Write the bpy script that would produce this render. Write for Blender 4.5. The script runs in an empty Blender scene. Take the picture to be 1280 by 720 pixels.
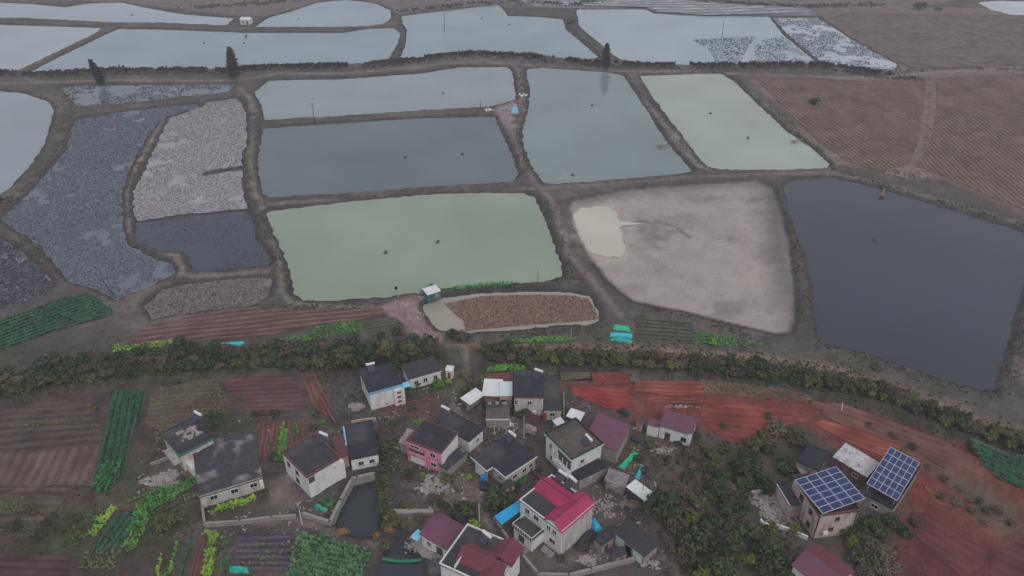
import bpy, math, random
import numpy as np
from mathutils import Vector, Matrix

# ------------------------------------------------------------------ camera, sky, sun, exposure
scene = bpy.context.scene
COL = scene.collection
PITCH = math.radians(32.0); FPX = 930.0; CAMZ = 115.0
cam_d = bpy.data.cameras.new('camera'); cam = bpy.data.objects.new('camera', cam_d); COL.objects.link(cam)
cam.location = (0, 0, CAMZ); cam.rotation_euler = (math.pi/2 - PITCH, 0, 0)
cam_d.sensor_width = 36.0; cam_d.lens = 36.0*FPX/1280.0
cam_d.clip_start = 1.0; cam_d.clip_end = 12000.0
scene.camera = cam

SUN_EL = math.radians(48); SUN_AZ = math.radians(150)      # azimuth clockwise from +Y: behind the camera, to the right
world = bpy.data.worlds.new('World'); scene.world = world; world.use_nodes = True
wn = world.node_tree.nodes; wl = world.node_tree.links; wn.clear()
sky = wn.new('ShaderNodeTexSky'); sky.sky_type = 'NISHITA'; sky.sun_disc = False
sky.sun_elevation = SUN_EL; sky.sun_rotation = SUN_AZ
sky.air_density = 1.6; sky.dust_density = 4.0; sky.ozone_density = 1.5
hsv = wn.new('ShaderNodeHueSaturation'); hsv.inputs['Saturation'].default_value = 0.36
# an even grey cloud layer veils most of the clear sky
cloud = wn.new('ShaderNodeMix'); cloud.data_type = 'RGBA'; cloud.inputs[0].default_value = 0.7; cloud.inputs[7].default_value = (7.3, 7.6, 8.2, 1)
bg = wn.new('ShaderNodeBackground'); bg.inputs['Strength'].default_value = 0.085
wo = wn.new('ShaderNodeOutputWorld')
wl.new(sky.outputs[0], hsv.inputs['Color']); wl.new(hsv.outputs[0], cloud.inputs[6]); wl.new(cloud.outputs[2], bg.inputs['Color']); wl.new(bg.outputs[0], wo.inputs['Surface'])
sun_d = bpy.data.lights.new('sun', 'SUN'); sun_d.energy = 0.7; sun_d.angle = math.radians(25); sun_d.color = (1.0, 0.95, 0.92)
sun = bpy.data.objects.new('sun', sun_d); COL.objects.link(sun)
sd = Vector((math.sin(SUN_AZ)*math.cos(SUN_EL), math.cos(SUN_AZ)*math.cos(SUN_EL), math.sin(SUN_EL)))
sun.rotation_euler = (-sd).to_track_quat('-Z', 'Y').to_euler()
scene.view_settings.view_transform = 'Standard'; scene.view_settings.look = 'None'
scene.view_settings.gamma = 1.0; scene.view_settings.exposure = -0.02
scene.view_settings.use_curve_mapping = False
scene.cycles.volume_bounces = 0

RNG = random.Random(7)
NR = np.random.default_rng(11)

# ------------------------------------------------------------------ helpers
def G(px, py, h=0.0):
    """where a point of the survey photo lies on the level plane z = h"""
    x = (px-640)/FPX; v = (360-py)/FPX
    dy = math.cos(PITCH)+v*math.sin(PITCH); dz = -math.sin(PITCH)+v*math.cos(PITCH)
    t = (h-CAMZ)/dz
    return Vector((x*t, dy*t, h))
def GP(pts, h=0.0):
    return np.array([G(p[0], p[1], h)[:2] for p in pts])
def lin(c):
    c = c/255.0
    return c/12.92 if c <= 0.04045 else ((c+0.055)/1.055)**2.4
def pc(r, g, b, gain=1.9):
    """sRGB survey colour -> surface albedo"""
    return tuple(min(0.8, lin(v)*gain) for v in (r, g, b))

def tag(o, label=None, cat=None, group=None, kind=None):
    if label: o['label'] = label
    if cat: o['category'] = cat
    if group: o['group'] = group
    if kind: o['kind'] = kind
    return o
def empty(name, loc, rz=0.0):
    o = bpy.data.objects.new(name, None); COL.objects.link(o)
    o.empty_display_size = 0.3
    o.location = loc; o.rotation_euler = (0, 0, rz)
    return o
def copy_tree(o, parent=None):
    c = o.copy(); COL.objects.link(c)
    if parent is not None: c.parent = parent
    for ch in list(o.children): copy_tree(ch, c)
    return c

class MB:
    def __init__(s): s.v = []; s.f = []
    def add(s, vs, fs):
        n = len(s.v); s.v += [tuple(p) for p in vs]; s.f += [tuple(i+n for i in f) for f in fs]
    def box(s, x0, x1, y0, y1, z0, z1):
        s.add([(x0,y0,z0),(x1,y0,z0),(x1,y1,z0),(x0,y1,z0),(x0,y0,z1),(x1,y0,z1),(x1,y1,z1),(x0,y1,z1)],
              [(3,2,1,0),(4,5,6,7),(0,1,5,4),(1,2,6,5),(2,3,7,6),(3,0,4,7)])
    def rbox(s, c, sz, M):
        h = [d/2 for d in sz]
        pts = [Vector((sx*h[0], sy*h[1], sz_*h[2])) for sz_ in (-1,1) for sx, sy in ((-1,-1),(1,-1),(1,1),(-1,1))]
        s.add([M @ p + Vector(c) for p in pts], [(3,2,1,0),(4,5,6,7),(0,1,5,4),(1,2,6,5),(2,3,7,6),(3,0,4,7)])
    def slab(s, poly, th):
        """thick sheet: poly is a loop of 3-d points (CCW from above), th its thickness downward"""
        n = len(poly); top = [tuple(p) for p in poly]; bot = [(p[0], p[1], p[2]-th) for p in poly]
        s.add(top+bot, [tuple(range(n)), tuple(range(2*n-1, n-1, -1))]+[(i, i+n, (i+1)%n+n, (i+1)%n) for i in range(n)])
    def prism(s, poly, z0, z1):
        s.slab([(p[0], p[1], z1) for p in poly], z1-z0)
    def tube(s, p0, p1, r0, r1=None, n=6):
        r1 = r0 if r1 is None else r1
        p0 = Vector(p0); p1 = Vector(p1); d = (p1-p0)
        if d.length < 1e-6: return
        q = d.to_track_quat('Z', 'Y')
        a = [p0+q @ Vector((r0*math.cos(2*math.pi*k/n), r0*math.sin(2*math.pi*k/n), 0)) for k in range(n)]
        b = [p1+q @ Vector((r1*math.cos(2*math.pi*k/n), r1*math.sin(2*math.pi*k/n), 0)) for k in range(n)]
        s.add(a+b, [(k, (k+1)%n, (k+1)%n+n, k+n) for k in range(n)]+[tuple(range(n-1,-1,-1)), tuple(range(n, 2*n))])
    def gable(s, x0, x1, y0, y1, ze, zr, axis='x', th=0.14, mid=None):
        """two roof planes as thick sheets, ridge along axis"""
        if axis == 'x':
            m = (y0+y1)/2 if mid is None else mid
            s.slab([(x0,y0,ze),(x1,y0,ze),(x1,m,zr),(x0,m,zr)], th)
            s.slab([(x0,m,zr+.003),(x1,m,zr+.003),(x1,y1,ze),(x0,y1,ze)], th)
        else:
            m = (x0+x1)/2 if mid is None else mid
            s.slab([(x0,y1,ze),(x0,y0,ze),(m,y0,zr),(m,y1,zr)], th)
            s.slab([(m,y1,zr+.003),(m,y0,zr+.003),(x1,y0,ze),(x1,y1,ze)], th)
    def build(s, name, m, parent=None, smooth=False):
        me = bpy.data.meshes.new(name); me.from_pydata(s.v, [], s.f); me.materials.append(m)
        if smooth: me.polygons.foreach_set('use_smooth', [True]*len(me.polygons))
        o = bpy.data.objects.new(name, me); COL.objects.link(o)
        if parent is not None: o.parent = parent
        return o

# smooth value noise, vectorised
_T = np.random.default_rng(3).random((256, 256))
def vnoise(x, y, s, ox=0.0):
    x = np.asarray(x)/s+ox+1000; y = np.asarray(y)/s+ox*1.7+1000
    xi = np.floor(x).astype(int); yi = np.floor(y).astype(int); fx = x-xi; fy = y-yi
    fx = fx*fx*(3-2*fx); fy = fy*fy*(3-2*fy)
    a = _T[xi%256, yi%256]; b = _T[(xi+1)%256, yi%256]; c = _T[xi%256, (yi+1)%256]; d = _T[(xi+1)%256, (yi+1)%256]
    return (a*(1-fx)+b*fx)*(1-fy)+(c*(1-fx)+d*fx)*fy
def seg_dist(X, Y, pts, closed):
    best = np.full(X.shape, 1e9); n = len(pts)
    for i in range(n if closed else n-1):
        ax, ay = pts[i]; bx, by = pts[(i+1)%n]
        dx, dy = bx-ax, by-ay; L = dx*dx+dy*dy+1e-9
        t = np.clip(((X-ax)*dx+(Y-ay)*dy)/L, 0, 1)
        best = np.minimum(best, (X-ax-t*dx)**2+(Y-ay-t*dy)**2)
    return np.sqrt(best)
def inside(X, Y, pts):
    r = np.zeros(X.shape, bool); n = len(pts)
    for i in range(n):
        ax, ay = pts[i]; bx, by = pts[(i+1)%n]
        if ay == by: continue
        c = ((ay > Y) != (by > Y)) & (X < (bx-ax)*(Y-ay)/(by-ay)+ax)
        r ^= c
    return r
def near_box(X, Y, pts, m):
    return (X > pts[:,0].min()-m) & (X < pts[:,0].max()+m) & (Y > pts[:,1].min()-m) & (Y < pts[:,1].max()+m)
def sdist(X, Y, pts, m):
    """signed distance (outside +) only near the polygon, 1e3 elsewhere"""
    d = np.full(X.shape, 1e3); k = near_box(X, Y, pts, m)
    x = X[k]; y = Y[k]
    dd = seg_dist(x, y, pts, True); dd[inside(x, y, pts)] *= -1
    d[k] = dd
    return d

# ------------------------------------------------------------------ materials
def mat(name, col, rough=0.9, var=0.22, scale=1.2, bump=0.25, spec=0.2, col2=None, spots=0.5, detail=6, metal=0.0, streak=False):
    m = bpy.data.materials.new(name); m.use_nodes = True
    n = m.node_tree.nodes; l = m.node_tree.links
    b = n['Principled BSDF']; b.inputs['Roughness'].default_value = rough
    b.inputs['Specular IOR Level'].default_value = spec; b.inputs['Metallic'].default_value = metal
    tc = n.new('ShaderNodeTexCoord')
    t1 = n.new('ShaderNodeTexNoise'); t1.inputs['Scale'].default_value = scale; t1.inputs['Detail'].default_value = detail; t1.inputs['Roughness'].default_value = 0.65
    t2 = n.new('ShaderNodeTexNoise'); t2.inputs['Scale'].default_value = scale*0.17; t2.inputs['Detail'].default_value = 3
    l.new(tc.outputs['Object'], t1.inputs['Vector'])
    if streak:
        mp = n.new('ShaderNodeMapping'); mp.inputs['Scale'].default_value = (4.5, 4.5, 0.8); l.new(tc.outputs['Object'], mp.inputs['Vector']); l.new(mp.outputs[0], t2.inputs['Vector'])
    else: l.new(tc.outputs['Object'], t2.inputs['Vector'])
    r1 = n.new('ShaderNodeValToRGB'); e = r1.color_ramp.elements
    e[0].position = 0.3; e[1].position = 0.7
    e[0].color = tuple(c*(1-var) for c in col)+(1,); e[1].color = tuple(min(1, c*(1+var)) for c in col)+(1,)
    l.new(t1.outputs['Fac'], r1.inputs['Fac'])
    mx = n.new('ShaderNodeMix'); mx.data_type = 'RGBA'
    c2 = col2 if col2 else tuple(c*(1-var*0.8) for c in col)
    mx.inputs[7].default_value = tuple(c2)+(1,)
    r2 = n.new('ShaderNodeValToRGB'); r2.color_ramp.elements[0].position = spots; r2.color_ramp.elements[1].position = min(1, spots+0.2)
    l.new(t2.outputs['Fac'], r2.inputs['Fac']); l.new(r2.outputs['Color'], mx.inputs[0]); l.new(r1.outputs['Color'], mx.inputs[6])
    l.new(mx.outputs[2], b.inputs['Base Color'])
    if bump:
        bp = n.new('ShaderNodeBump'); bp.inputs['Strength'].default_value = bump; bp.inputs['Distance'].default_value = 0.08
        l.new(t1.outputs['Fac'], bp.inputs['Height']); l.new(bp.outputs['Normal'], b.inputs['Normal'])
    return m
def leafmat(name, cols, rough=0.75, scale=0.6):
    """colour differs from plant to plant and from clump to clump"""
    m = bpy.data.materials.new(name); m.use_nodes = True
    n = m.node_tree.nodes; l = m.node_tree.links; b = n['Principled BSDF']
    b.inputs['Roughness'].default_value = rough; b.inputs['Specular IOR Level'].default_value = 0.15
    oi = n.new('ShaderNodeObjectInfo'); tc = n.new('ShaderNodeTexCoord')
    t = n.new('ShaderNodeTexNoise'); t.inputs['Scale'].default_value = scale; t.inputs['Detail'].default_value = 4
    l.new(tc.outputs['Object'], t.inputs['Vector'])
    a = n.new('ShaderNodeMath'); a.operation = 'MULTIPLY'; a.inputs[1].default_value = 0.55; l.new(oi.outputs['Random'], a.inputs[0])
    c = n.new('ShaderNodeMath'); c.operation = 'MULTIPLY_ADD'; c.inputs[1].default_value = 1.7; c.inputs[2].default_value = -0.62; l.new(t.outputs['Fac'], c.inputs[0])
    s = n.new('ShaderNodeMath'); s.operation = 'ADD'; s.use_clamp = True; l.new(a.outputs[0], s.inputs[0]); l.new(c.outputs[0], s.inputs[1])
    r = n.new('ShaderNodeValToRGB'); e = r.color_ramp.elements
    for i, cc in enumerate(cols):
        p = i/(len(cols)-1)
        el = e[0] if i == 0 else (e[-1] if i == len(cols)-1 else e.new(p))
        el.position = p; el.color = tuple(cc)+(1,)
    l.new(s.outputs[0], r.inputs['Fac']); l.new(r.outputs['Color'], b.inputs['Base Color'])
    return m
def watermat(name, col, rough=0.09, var=0.12, ripple=0.02):
    m = bpy.data.materials.new(name); m.use_nodes = True
    n = m.node_tree.nodes; l = m.node_tree.links; b = n['Principled BSDF']
    b.inputs['Roughness'].default_value = rough; b.inputs['IOR'].default_value = 1.33
    tc = n.new('ShaderNodeTexCoord'); t = n.new('ShaderNodeTexNoise'); t.inputs['Scale'].default_value = 0.025; t.inputs['Detail'].default_value = 5
    l.new(tc.outputs['Object'], t.inputs['Vector'])
    r = n.new('ShaderNodeValToRGB'); r.color_ramp.elements[0].position = 0.3; r.color_ramp.elements[1].position = 0.7
    r.color_ramp.elements[0].color = tuple(c*(1-var) for c in col)+(1,); r.color_ramp.elements[1].color = tuple(c*(1+var) for c in col)+(1,)
    l.new(t.outputs['Fac'], r.inputs['Fac']); l.new(r.outputs['Color'], b.inputs['Base Color'])
    t2 = n.new('ShaderNodeTexNoise'); t2.inputs['Scale'].default_value = 0.5; t2.inputs['Detail'].default_value = 3
    l.new(tc.outputs['Object'], t2.inputs['Vector'])
    bp = n.new('ShaderNodeBump'); bp.inputs['Strength'].default_value = ripple; bp.inputs['Distance'].default_value = 0.1
    l.new(t2.outputs['Fac'], bp.inputs['Height']); l.new(bp.outputs['Normal'], b.inputs['Normal'])
    return m
def attrmat(name, rough=0.95, bump=0.5, scale=1.6, var=0.45):
    """soil: colour stored on the mesh, broken up by noise"""
    m = bpy.data.materials.new(name); m.use_nodes = True
    n = m.node_tree.nodes; l = m.node_tree.links; b = n['Principled BSDF']
    b.inputs['Roughness'].default_value = rough; b.inputs['Specular IOR Level'].default_value = 0.1
    at = n.new('ShaderNodeAttribute'); at.attribute_name = 'Col'
    tc = n.new('ShaderNodeTexCoord')
    t1 = n.new('ShaderNodeTexNoise'); t1.inputs['Scale'].default_value = scale; t1.inputs['Detail'].default_value = 8; t1.inputs['Roughness'].default_value = 0.75
    t2 = n.new('ShaderNodeTexNoise'); t2.inputs['Scale'].default_value = scale*0.12; t2.inputs['Detail'].default_value = 4
    l.new(tc.outputs['Object'], t1.inputs['Vector']); l.new(tc.outputs['Object'], t2.inputs['Vector'])
    ad = n.new('ShaderNodeMath'); ad.operation = 'ADD'; l.new(t1.outputs['Fac'], ad.inputs[0]); l.new(t2.outputs['Fac'], ad.inputs[1])
    mr = n.new('ShaderNodeMapRange'); mr.inputs['From Min'].default_value = 0.7; mr.inputs['From Max'].default_value = 1.3
    mr.inputs['To Min'].default_value = 1-var; mr.inputs['To Max'].default_value = 1+var; l.new(ad.outputs[0], mr.inputs['Value'])
    va = n.new('ShaderNodeAttribute'); va.attribute_name = 'Smooth'
    mm = n.new('ShaderNodeMix'); mm.data_type = 'FLOAT'; mm.inputs[3].default_value = 1.0
    l.new(va.outputs['Fac'], mm.inputs[0]); l.new(mr.outputs[0], mm.inputs[2])
    rr = n.new('ShaderNodeMapRange'); rr.inputs['To Min'].default_value = rough; rr.inputs['To Max'].default_value = 0.35; l.new(va.outputs['Fac'], rr.inputs['Value']); l.new(rr.outputs[0], b.inputs['Roughness'])
    sp = n.new('ShaderNodeMapRange'); sp.inputs['To Min'].default_value = 0.1; sp.inputs['To Max'].default_value = 0.28; l.new(va.outputs['Fac'], sp.inputs['Value']); l.new(sp.outputs[0], b.inputs['Specular IOR Level'])
    vm = n.new('ShaderNodeVectorMath'); vm.operation = 'SCALE'; l.new(at.outputs['Color'], vm.inputs[0]); l.new(mm.outputs[0], vm.inputs['Scale'])
    l.new(vm.outputs[0], b.inputs['Base Color'])
    bp = n.new('ShaderNodeBump'); bp.inputs['Strength'].default_value = bump; bp.inputs['Distance'].default_value = 0.25
    l.new(t1.outputs['Fac'], bp.inputs['Height']); l.new(bp.outputs['Normal'], b.inputs['Normal'])
    return m
M = {}
M['ground'] = attrmat('ground_soil', bump=0.6, var=0.3)
M['field'] = attrmat('field_soil', bump=0.35, var=0.3)
M['concrete'] = mat('weathered_concrete', pc(118,112,110), var=0.18, scale=1.0)
M['concrete_dark'] = mat('dark_roof_screed', pc(58,56,62,1.5), var=0.25, scale=0.9, col2=pc(82,77,77,1.5), spots=0.54)
M['concrete_stain'] = mat('stained_roof_screed', pc(62,60,66,1.5), var=0.4, scale=1.6, col2=pc(120,115,113,1.6), spots=0.54)
M['roof_brown'] = mat('mossy_roof_screed', pc(84,76,72,1.55), var=0.3, scale=0.9, col2=pc(58,60,58,1.5), spots=0.5)
M['roof_grey'] = mat('grey_roof_screed', pc(50,49,57,1.45), var=0.18, scale=0.8, col2=pc(74,71,76,1.5), spots=0.56)
M['tile_dark'] = mat('dark_roof_tiles', pc(58,57,62,1.5), var=0.25, scale=2.5)
M['wall_grey'] = mat('grey_render', pc(150,146,142), var=0.12, scale=1.5, bump=0.1, col2=pc(128,122,118), streak=True, spots=.48)
M['wall_white'] = mat('off_white_render', pc(190,182,180), var=0.1, scale=1.2, bump=0.08, col2=pc(164,155,150), streak=True, spots=.5)
M['wall_pink'] = mat('pink_tiles', pc(172,110,132), var=0.1, scale=2, bump=0.08, col2=pc(138,86,104), streak=True, spots=.52)
M['wall_brick'] = mat('worn_brick', pc(150,125,115), var=0.2, scale=2)
M['wall_warm'] = mat('warm_grey_render', pc(148,134,130), var=0.1, scale=1.5, bump=0.1, col2=pc(116,104,100), streak=True, spots=.48)
M['trim_green'] = mat('green_white_trim', pc(150,168,155), var=0.1)
M['trim_white'] = mat('white_trim', pc(205,203,205), var=0.06, bump=0.05)
M['trim_teal'] = mat('teal_edge_band', pc(60,92,84), var=0.12)
M['trim_blue'] = mat('blue_edge_band', pc(95,140,165), var=0.1)
M['maroon'] = mat('maroon_tiles', pc(98,62,66), var=0.15)
M['glass'] = mat('dark_window_glass', (0.02,0.024,0.03), rough=0.15, var=0.2, spec=0.5, bump=0)
M['door_red'] = mat('dark_red_door', pc(110,55,58), var=0.15)
def corrugated(name, col, spec=0.35, rough=0.5, period=0.35):
    m = mat(name, col, rough=rough, var=0.12, scale=0.5, bump=0, spec=spec, col2=tuple(c*0.78 for c in col), spots=0.55)
    n = m.node_tree.nodes; l = m.node_tree.links
    tc = n.new('ShaderNodeTexCoord'); w = n.new('ShaderNodeTexWave'); w.wave_type = 'BANDS'; w.bands_direction = 'X'
    w.inputs['Scale'].default_value = 1.0/period/1.0*0.314
    l.new(tc.outputs['Object'], w.inputs['Vector'])
    bp = n.new('ShaderNodeBump'); bp.inputs['Strength'].default_value = 0.6; bp.inputs['Distance'].default_value = 0.05
    l.new(w.outputs['Fac'], bp.inputs['Height']); l.new(bp.outputs['Normal'], n['Principled BSDF'].inputs['Normal'])
    return m
M['metal_red'] = corrugated('crimson_sheet_roof', pc(142,42,76,1.6))
M['metal_darkred'] = corrugated('dark_red_sheet_roof', pc(98,50,60,1.5))
M['metal_purple'] = corrugated('plum_sheet_roof', pc(100,62,80,1.45))
M['metal_blue'] = corrugated('blue_sheet_roof', pc(35,140,215,1.6))
M['metal_white'] = corrugated('white_sheet_roof', (0.8,0.8,0.82))
M['metal_pale'] = corrugated('pale_green_sheet_roof', pc(172,180,172,1.9))
M['metal_teal'] = corrugated('pale_teal_sheet_roof', pc(160,182,180,1.9))
M['metal_rust'] = corrugated('rusty_sheet_roof', pc(84,54,55,1.6))
M['tarp_blue'] = mat('blue_tarpaulin', pc(50,150,225,1.7), rough=0.5, var=0.15)
M['tarp_lblue'] = mat('light_blue_sheet', pc(110,165,205,1.7), rough=0.5, var=0.15)
M['tarp_teal'] = mat('teal_plastic_film', pc(45,150,135,1.5), rough=0.45, var=0.2)
M['tarp_cyan'] = mat('cyan_plastic_film', pc(60,165,185,1.5), rough=0.45, var=0.2)
M['tarp_green'] = mat('green_netting', pc(40,170,130,1.5), rough=0.6, var=0.25)
M['net_green'] = mat('dark_green_netting', pc(50,105,85,1.6), rough=0.8, var=0.25)
M['tarp_dark'] = mat('dark_tarpaulin', pc(58,56,60,1.4), rough=0.7, var=0.2)
M['tank_white'] = mat('white_enamel', (0.8,0.8,0.82), rough=0.3, var=0.02, bump=0)
M['solar_blue'] = mat('solar_cells', (0.026,0.045,0.16), rough=0.25, var=0.25, scale=3, bump=0, spec=0.5)
M['collector'] = mat('collector_tubes', pc(62,58,78,1.2), rough=0.3, var=0.2, spec=0.5)
M['alu'] = mat('grey_aluminium', (0.5,0.5,0.54), rough=0.45, var=0.05, bump=0)
M['steel'] = mat('dark_steel', (0.10,0.10,0.11), rough=0.6, var=0.1)
M['black'] = mat('black_rubber', (0.02,0.02,0.02), rough=0.8, var=0.2)
M['pole_pale'] = mat('pale_concrete_pole', (0.6,0.59,0.58), var=0.1)
M['pole_wood'] = mat('dark_wooden_pole', (0.08,0.07,0.065), var=0.2)
M['wood'] = mat('weathered_timber', pc(104,94,88,1.6), var=0.3, scale=3)
M['truck_blue'] = mat('blue_truck_paint', pc(30,120,165,1.6), rough=0.35, var=0.08, spec=0.5, bump=0)
M['stone_grey'] = mat('broken_stone', pc(122,114,112), var=0.35, scale=2.5)
M['stone_pale'] = mat('pale_rubble', pc(128,121,119), var=0.3, scale=2.5)
M['stone_dark'] = mat('dark_rubble', pc(84,77,76), var=0.4, scale=2.5)
M['bark'] = mat('brown_bark', (0.09,0.07,0.055), var=0.3, scale=4)
M['leaf_dark'] = leafmat('dark_evergreen_leaves', [pc(44,54,46,1.6), pc(58,68,50,1.7), pc(76,84,56,1.8)])
M['leaf_mix'] = leafmat('olive_leaves', [pc(52,56,46,1.65), pc(70,72,52,1.75), pc(94,90,60,1.8)])
M['leaf_yellow'] = leafmat('yellowing_leaves', [pc(66,68,46,1.6), pc(86,86,50,1.7), pc(104,100,56,1.7)])
M['leaf_brown'] = leafmat('withered_brown_leaves', [pc(66,60,54,1.7), pc(86,78,68,1.75), pc(104,95,82,1.8)])
M['leaf_bright'] = leafmat('fresh_green_leaves', [pc(60,95,48,1.6), pc(84,120,52,1.7), pc(120,140,60,1.8)])
M['leaf_orange'] = leafmat('orange_leaves', [pc(92,74,54,1.7), pc(118,94,64,1.7), pc(132,108,74,1.7)])
M['leaf_conifer'] = leafmat('dark_conifer_foliage', [pc(46,44,52,1.3), pc(60,54,58,1.4), pc(72,64,62,1.5)])

# ------------------------------------------------------------------ ponds (waterlines)
WL = -0.85
PONDS = {
 'A': [(0,3),(40,5),(81,9),(111,4),(151,3),(188,11),(229,18),(292,23),(282,32),(202,29),(134,28),(34,23),(-14,23),(-14,3)],
 'B': [(318,34),(336,22),(363,15),(397,3),(430,0),(445,1),(472,5),(487,13),(489,23),(479,30),(459,33),(425,34)],
 'C': [(-30,31),(0,31),(70,33),(128,35),(114,44),(70,65),(23,88),(0,90),(-30,92)],
 'D': [(30,94),(85,66),(148,36),(202,37),(302,41),(430,41),(459,36),(492,35),(500,42),(497,54),(485,75),(459,79),(425,80),(302,81),(286,86),(134,86),(50,94)],
 'E': [(502,20),(559,13),(623,6),(630,13),(635,20),(670,21),(703,24),(707,37),(728,54),(749,73),(721,75),(674,69),(627,66),(586,67),(543,72),(500,76),(508,52),(509,37),(503,29)],
 'F': [(721,12),(805,11),(818,17),(855,19),(961,21),(979,44),(1021,79),(940,80),(855,81),(786,81),(764,66),(740,46),(724,32)],
 'H': [(966,22),(1021,22),(1065,50),(1122,81),(1115,88),(1052,82),(1028,78),(984,42)],
 'I': [(74,110),(95,107),(188,106),(293,105),(287,115),(235,121),(148,130),(97,133),(86,120)],
 'J': [(-40,112),(0,114),(30,117),(57,126),(66,135),(64,151),(54,182),(37,208),(10,237),(0,243),(-40,256)],
 'K': [(94,150),(161,139),(215,133),(249,130),(245,136),(208,145),(195,155),(172,190),(161,215),(151,242),(153,287),(158,307),(188,321),(215,331),(218,341),(188,358),(148,374),(111,359),(87,351),(71,331),(47,304),(24,289),(3,274),(37,242),(60,215),(84,188)],
 'L': [(259,128),(297,123),(307,141),(308,181),(301,192),(303,242),(308,260),(235,267),(173,275),(167,270),(168,240),(185,205),(212,148),(255,133)],
 'M': [(172,279),(235,271),(309,265),(318,284),(320,300),(338,320),(339,330),(302,336),(242,339),(235,321),(228,315),(198,314),(171,300)],
 'N': [(235,356),(302,349),(338,348),(336,371),(312,383),(255,388),(192,398),(181,385),(202,364)],
 'O': [(-40,285),(0,299),(20,311),(47,336),(67,356),(50,369),(20,381),(0,388),(-40,400)],
 'P': [(318,116),(336,101),(430,99),(526,92),(576,84),(633,84),(640,89),(643,111),(645,124),(613,133),(600,134),(526,138),(425,145),(331,150),(326,128)],
 'Q': [(329,161),(430,154),(526,148),(606,146),(618,146),(627,168),(640,195),(648,218),(640,227),(593,230),(526,234),(459,239),(400,243),(335,247),(328,240),(322,200)],
 'R': [(660,86),(680,85),(754,90),(778,94),(790,111),(812,145),(828,171),(853,201),(865,214),(853,217),(761,225),(711,229),(680,229),(665,208),(655,181),(654,161),(661,134),(663,111),(659,97)],
 'S': [(800,95),(855,93),(900,92),(917,101),(944,128),(984,165),(1018,188),(1035,205),(1033,210),(984,212),(900,212),(884,208),(867,188),(850,165),(830,140),(812,115)],
 'T': [(334,265),(430,253),(526,244),(613,241),(653,242),(667,247),(677,267),(690,300),(697,321),(702,337),(700,346),(690,351),(647,353),(610,356),(553,361),(526,366),(459,373),(425,375),(380,375),(368,368),(361,334),(350,304),(336,277)],
 'U': [(712,252),(780,238),(860,231),(945,226),(966,236),(978,270),(985,300),(992,360),(994,400),(988,416),(970,418),(910,404),(850,389),(790,377),(757,350),(732,312),(716,280)],
 'V': [(981,232),(991,226),(1038,222),(1085,232),(1119,242),(1186,262),(1280,291),(1300,300),(1296,325),(1279,354),(1265,408),(1251,455),(1241,488),(1225,487),(1200,480),(1167,469),(1137,459),(1116,452),(1079,441),(1028,428),(1022,410),(1015,358),(1008,321),(994,290),(984,253)],
 'W': [(529,383),(553,373),(600,367),(660,365),(714,366),(737,371),(746,388),(749,400),(735,406),(700,406),(660,411),(620,414),(585,415),(553,413),(539,405)],
 'X': [(472,600),(474,619),(480,639),(480,652),(472,662),(462,672),(442,670),(417,656),(429,639),(439,613),(446,605),(466,600)],
 'Y': [(474,700),(484,685),(505,676),(518,684),(527,697),(530,712),(528,760),(452,760)],
 'Z': [(1222,3),(1245,1),(1330,2),(1340,30),(1290,24),(1270,20),(1240,13)],
}
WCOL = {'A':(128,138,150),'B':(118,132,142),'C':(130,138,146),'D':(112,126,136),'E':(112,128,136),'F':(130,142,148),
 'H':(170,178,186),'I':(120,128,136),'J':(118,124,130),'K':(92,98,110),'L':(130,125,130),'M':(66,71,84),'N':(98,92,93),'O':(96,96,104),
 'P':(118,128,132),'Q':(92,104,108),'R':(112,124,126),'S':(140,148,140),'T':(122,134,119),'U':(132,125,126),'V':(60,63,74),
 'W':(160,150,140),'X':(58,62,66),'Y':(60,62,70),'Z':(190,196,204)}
pond_poly = {}; pond_wl = {}
for i, (k, pts) in enumerate(PONDS.items()):
    pond_wl[k] = WL + 0.012*((i*7) % 9 - 4)
    pond_poly[k] = GP(pts, pond_wl[k])
def bank_height(X, Y):
    """ground height and distance to the nearest waterline"""
    z = np.full(X.shape, 0.0); dm = np.full(X.shape, 50.0)
    jit = (vnoise(X, Y, 2.2)-0.5)*1.1+(vnoise(X, Y, 0.8, 5)-0.5)*0.5
    for k, p in pond_poly.items():
        d = sdist(X, Y, p, 9.0)+jit*(0.6 if k in 'XYW' else 1.0)
        w = pond_wl[k]
        width = 0.7 if k in 'XY' else 2.4
        t = np.clip(d/width, 0, 1); t = t*t*(3-2*t)
        deep = 0.16 if k in ('U',) else 1.0
        up = w+(0.0-w)*t
        dn = w-np.minimum(deep, np.maximum(0, -d)*(0.05 if k == 'U' else 0.5))
        zz = np.where(d > 0, up, dn)
        z = np.where(d < width, np.minimum(z, zz), z)
        dm = np.minimum(dm, d)
    for pts in ([(259,217),(280,213),(303,210)],):
        p = GP(pts, WL); k = near_box(X, Y, p, 5); d = np.full(X.shape, 99.0); d[k] = seg_dist(X[k], Y[k], p, False)
        d = d+jit*0.6; z = np.where(d < 2.6, np.maximum(z, WL+0.7-0.55*np.maximum(0, d-0.9)), z); dm = np.where(d < 1.6, 1.2, dm)
    dp = GP([(600,460),(700,466),(800,472),(900,479),(1000,492),(1080,508),(1200,551),(1320,606)]); k = near_box(X, Y, dp, 5); d = np.full(X.shape, 99.0); d[k] = seg_dist(X[k], Y[k], dp, False)
    z = z-1.5*np.clip(1-((d+jit*.5)/2.6)**2, 0, 1)
    z = z+np.where((dm > 0) & (dm < 8), (vnoise(X, Y, 1.6, 9)-0.4)*0.35*np.clip(dm/1.0, 0, 1)*np.clip((8-dm)/3, 0, 1), 0)
    return z, dm

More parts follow.
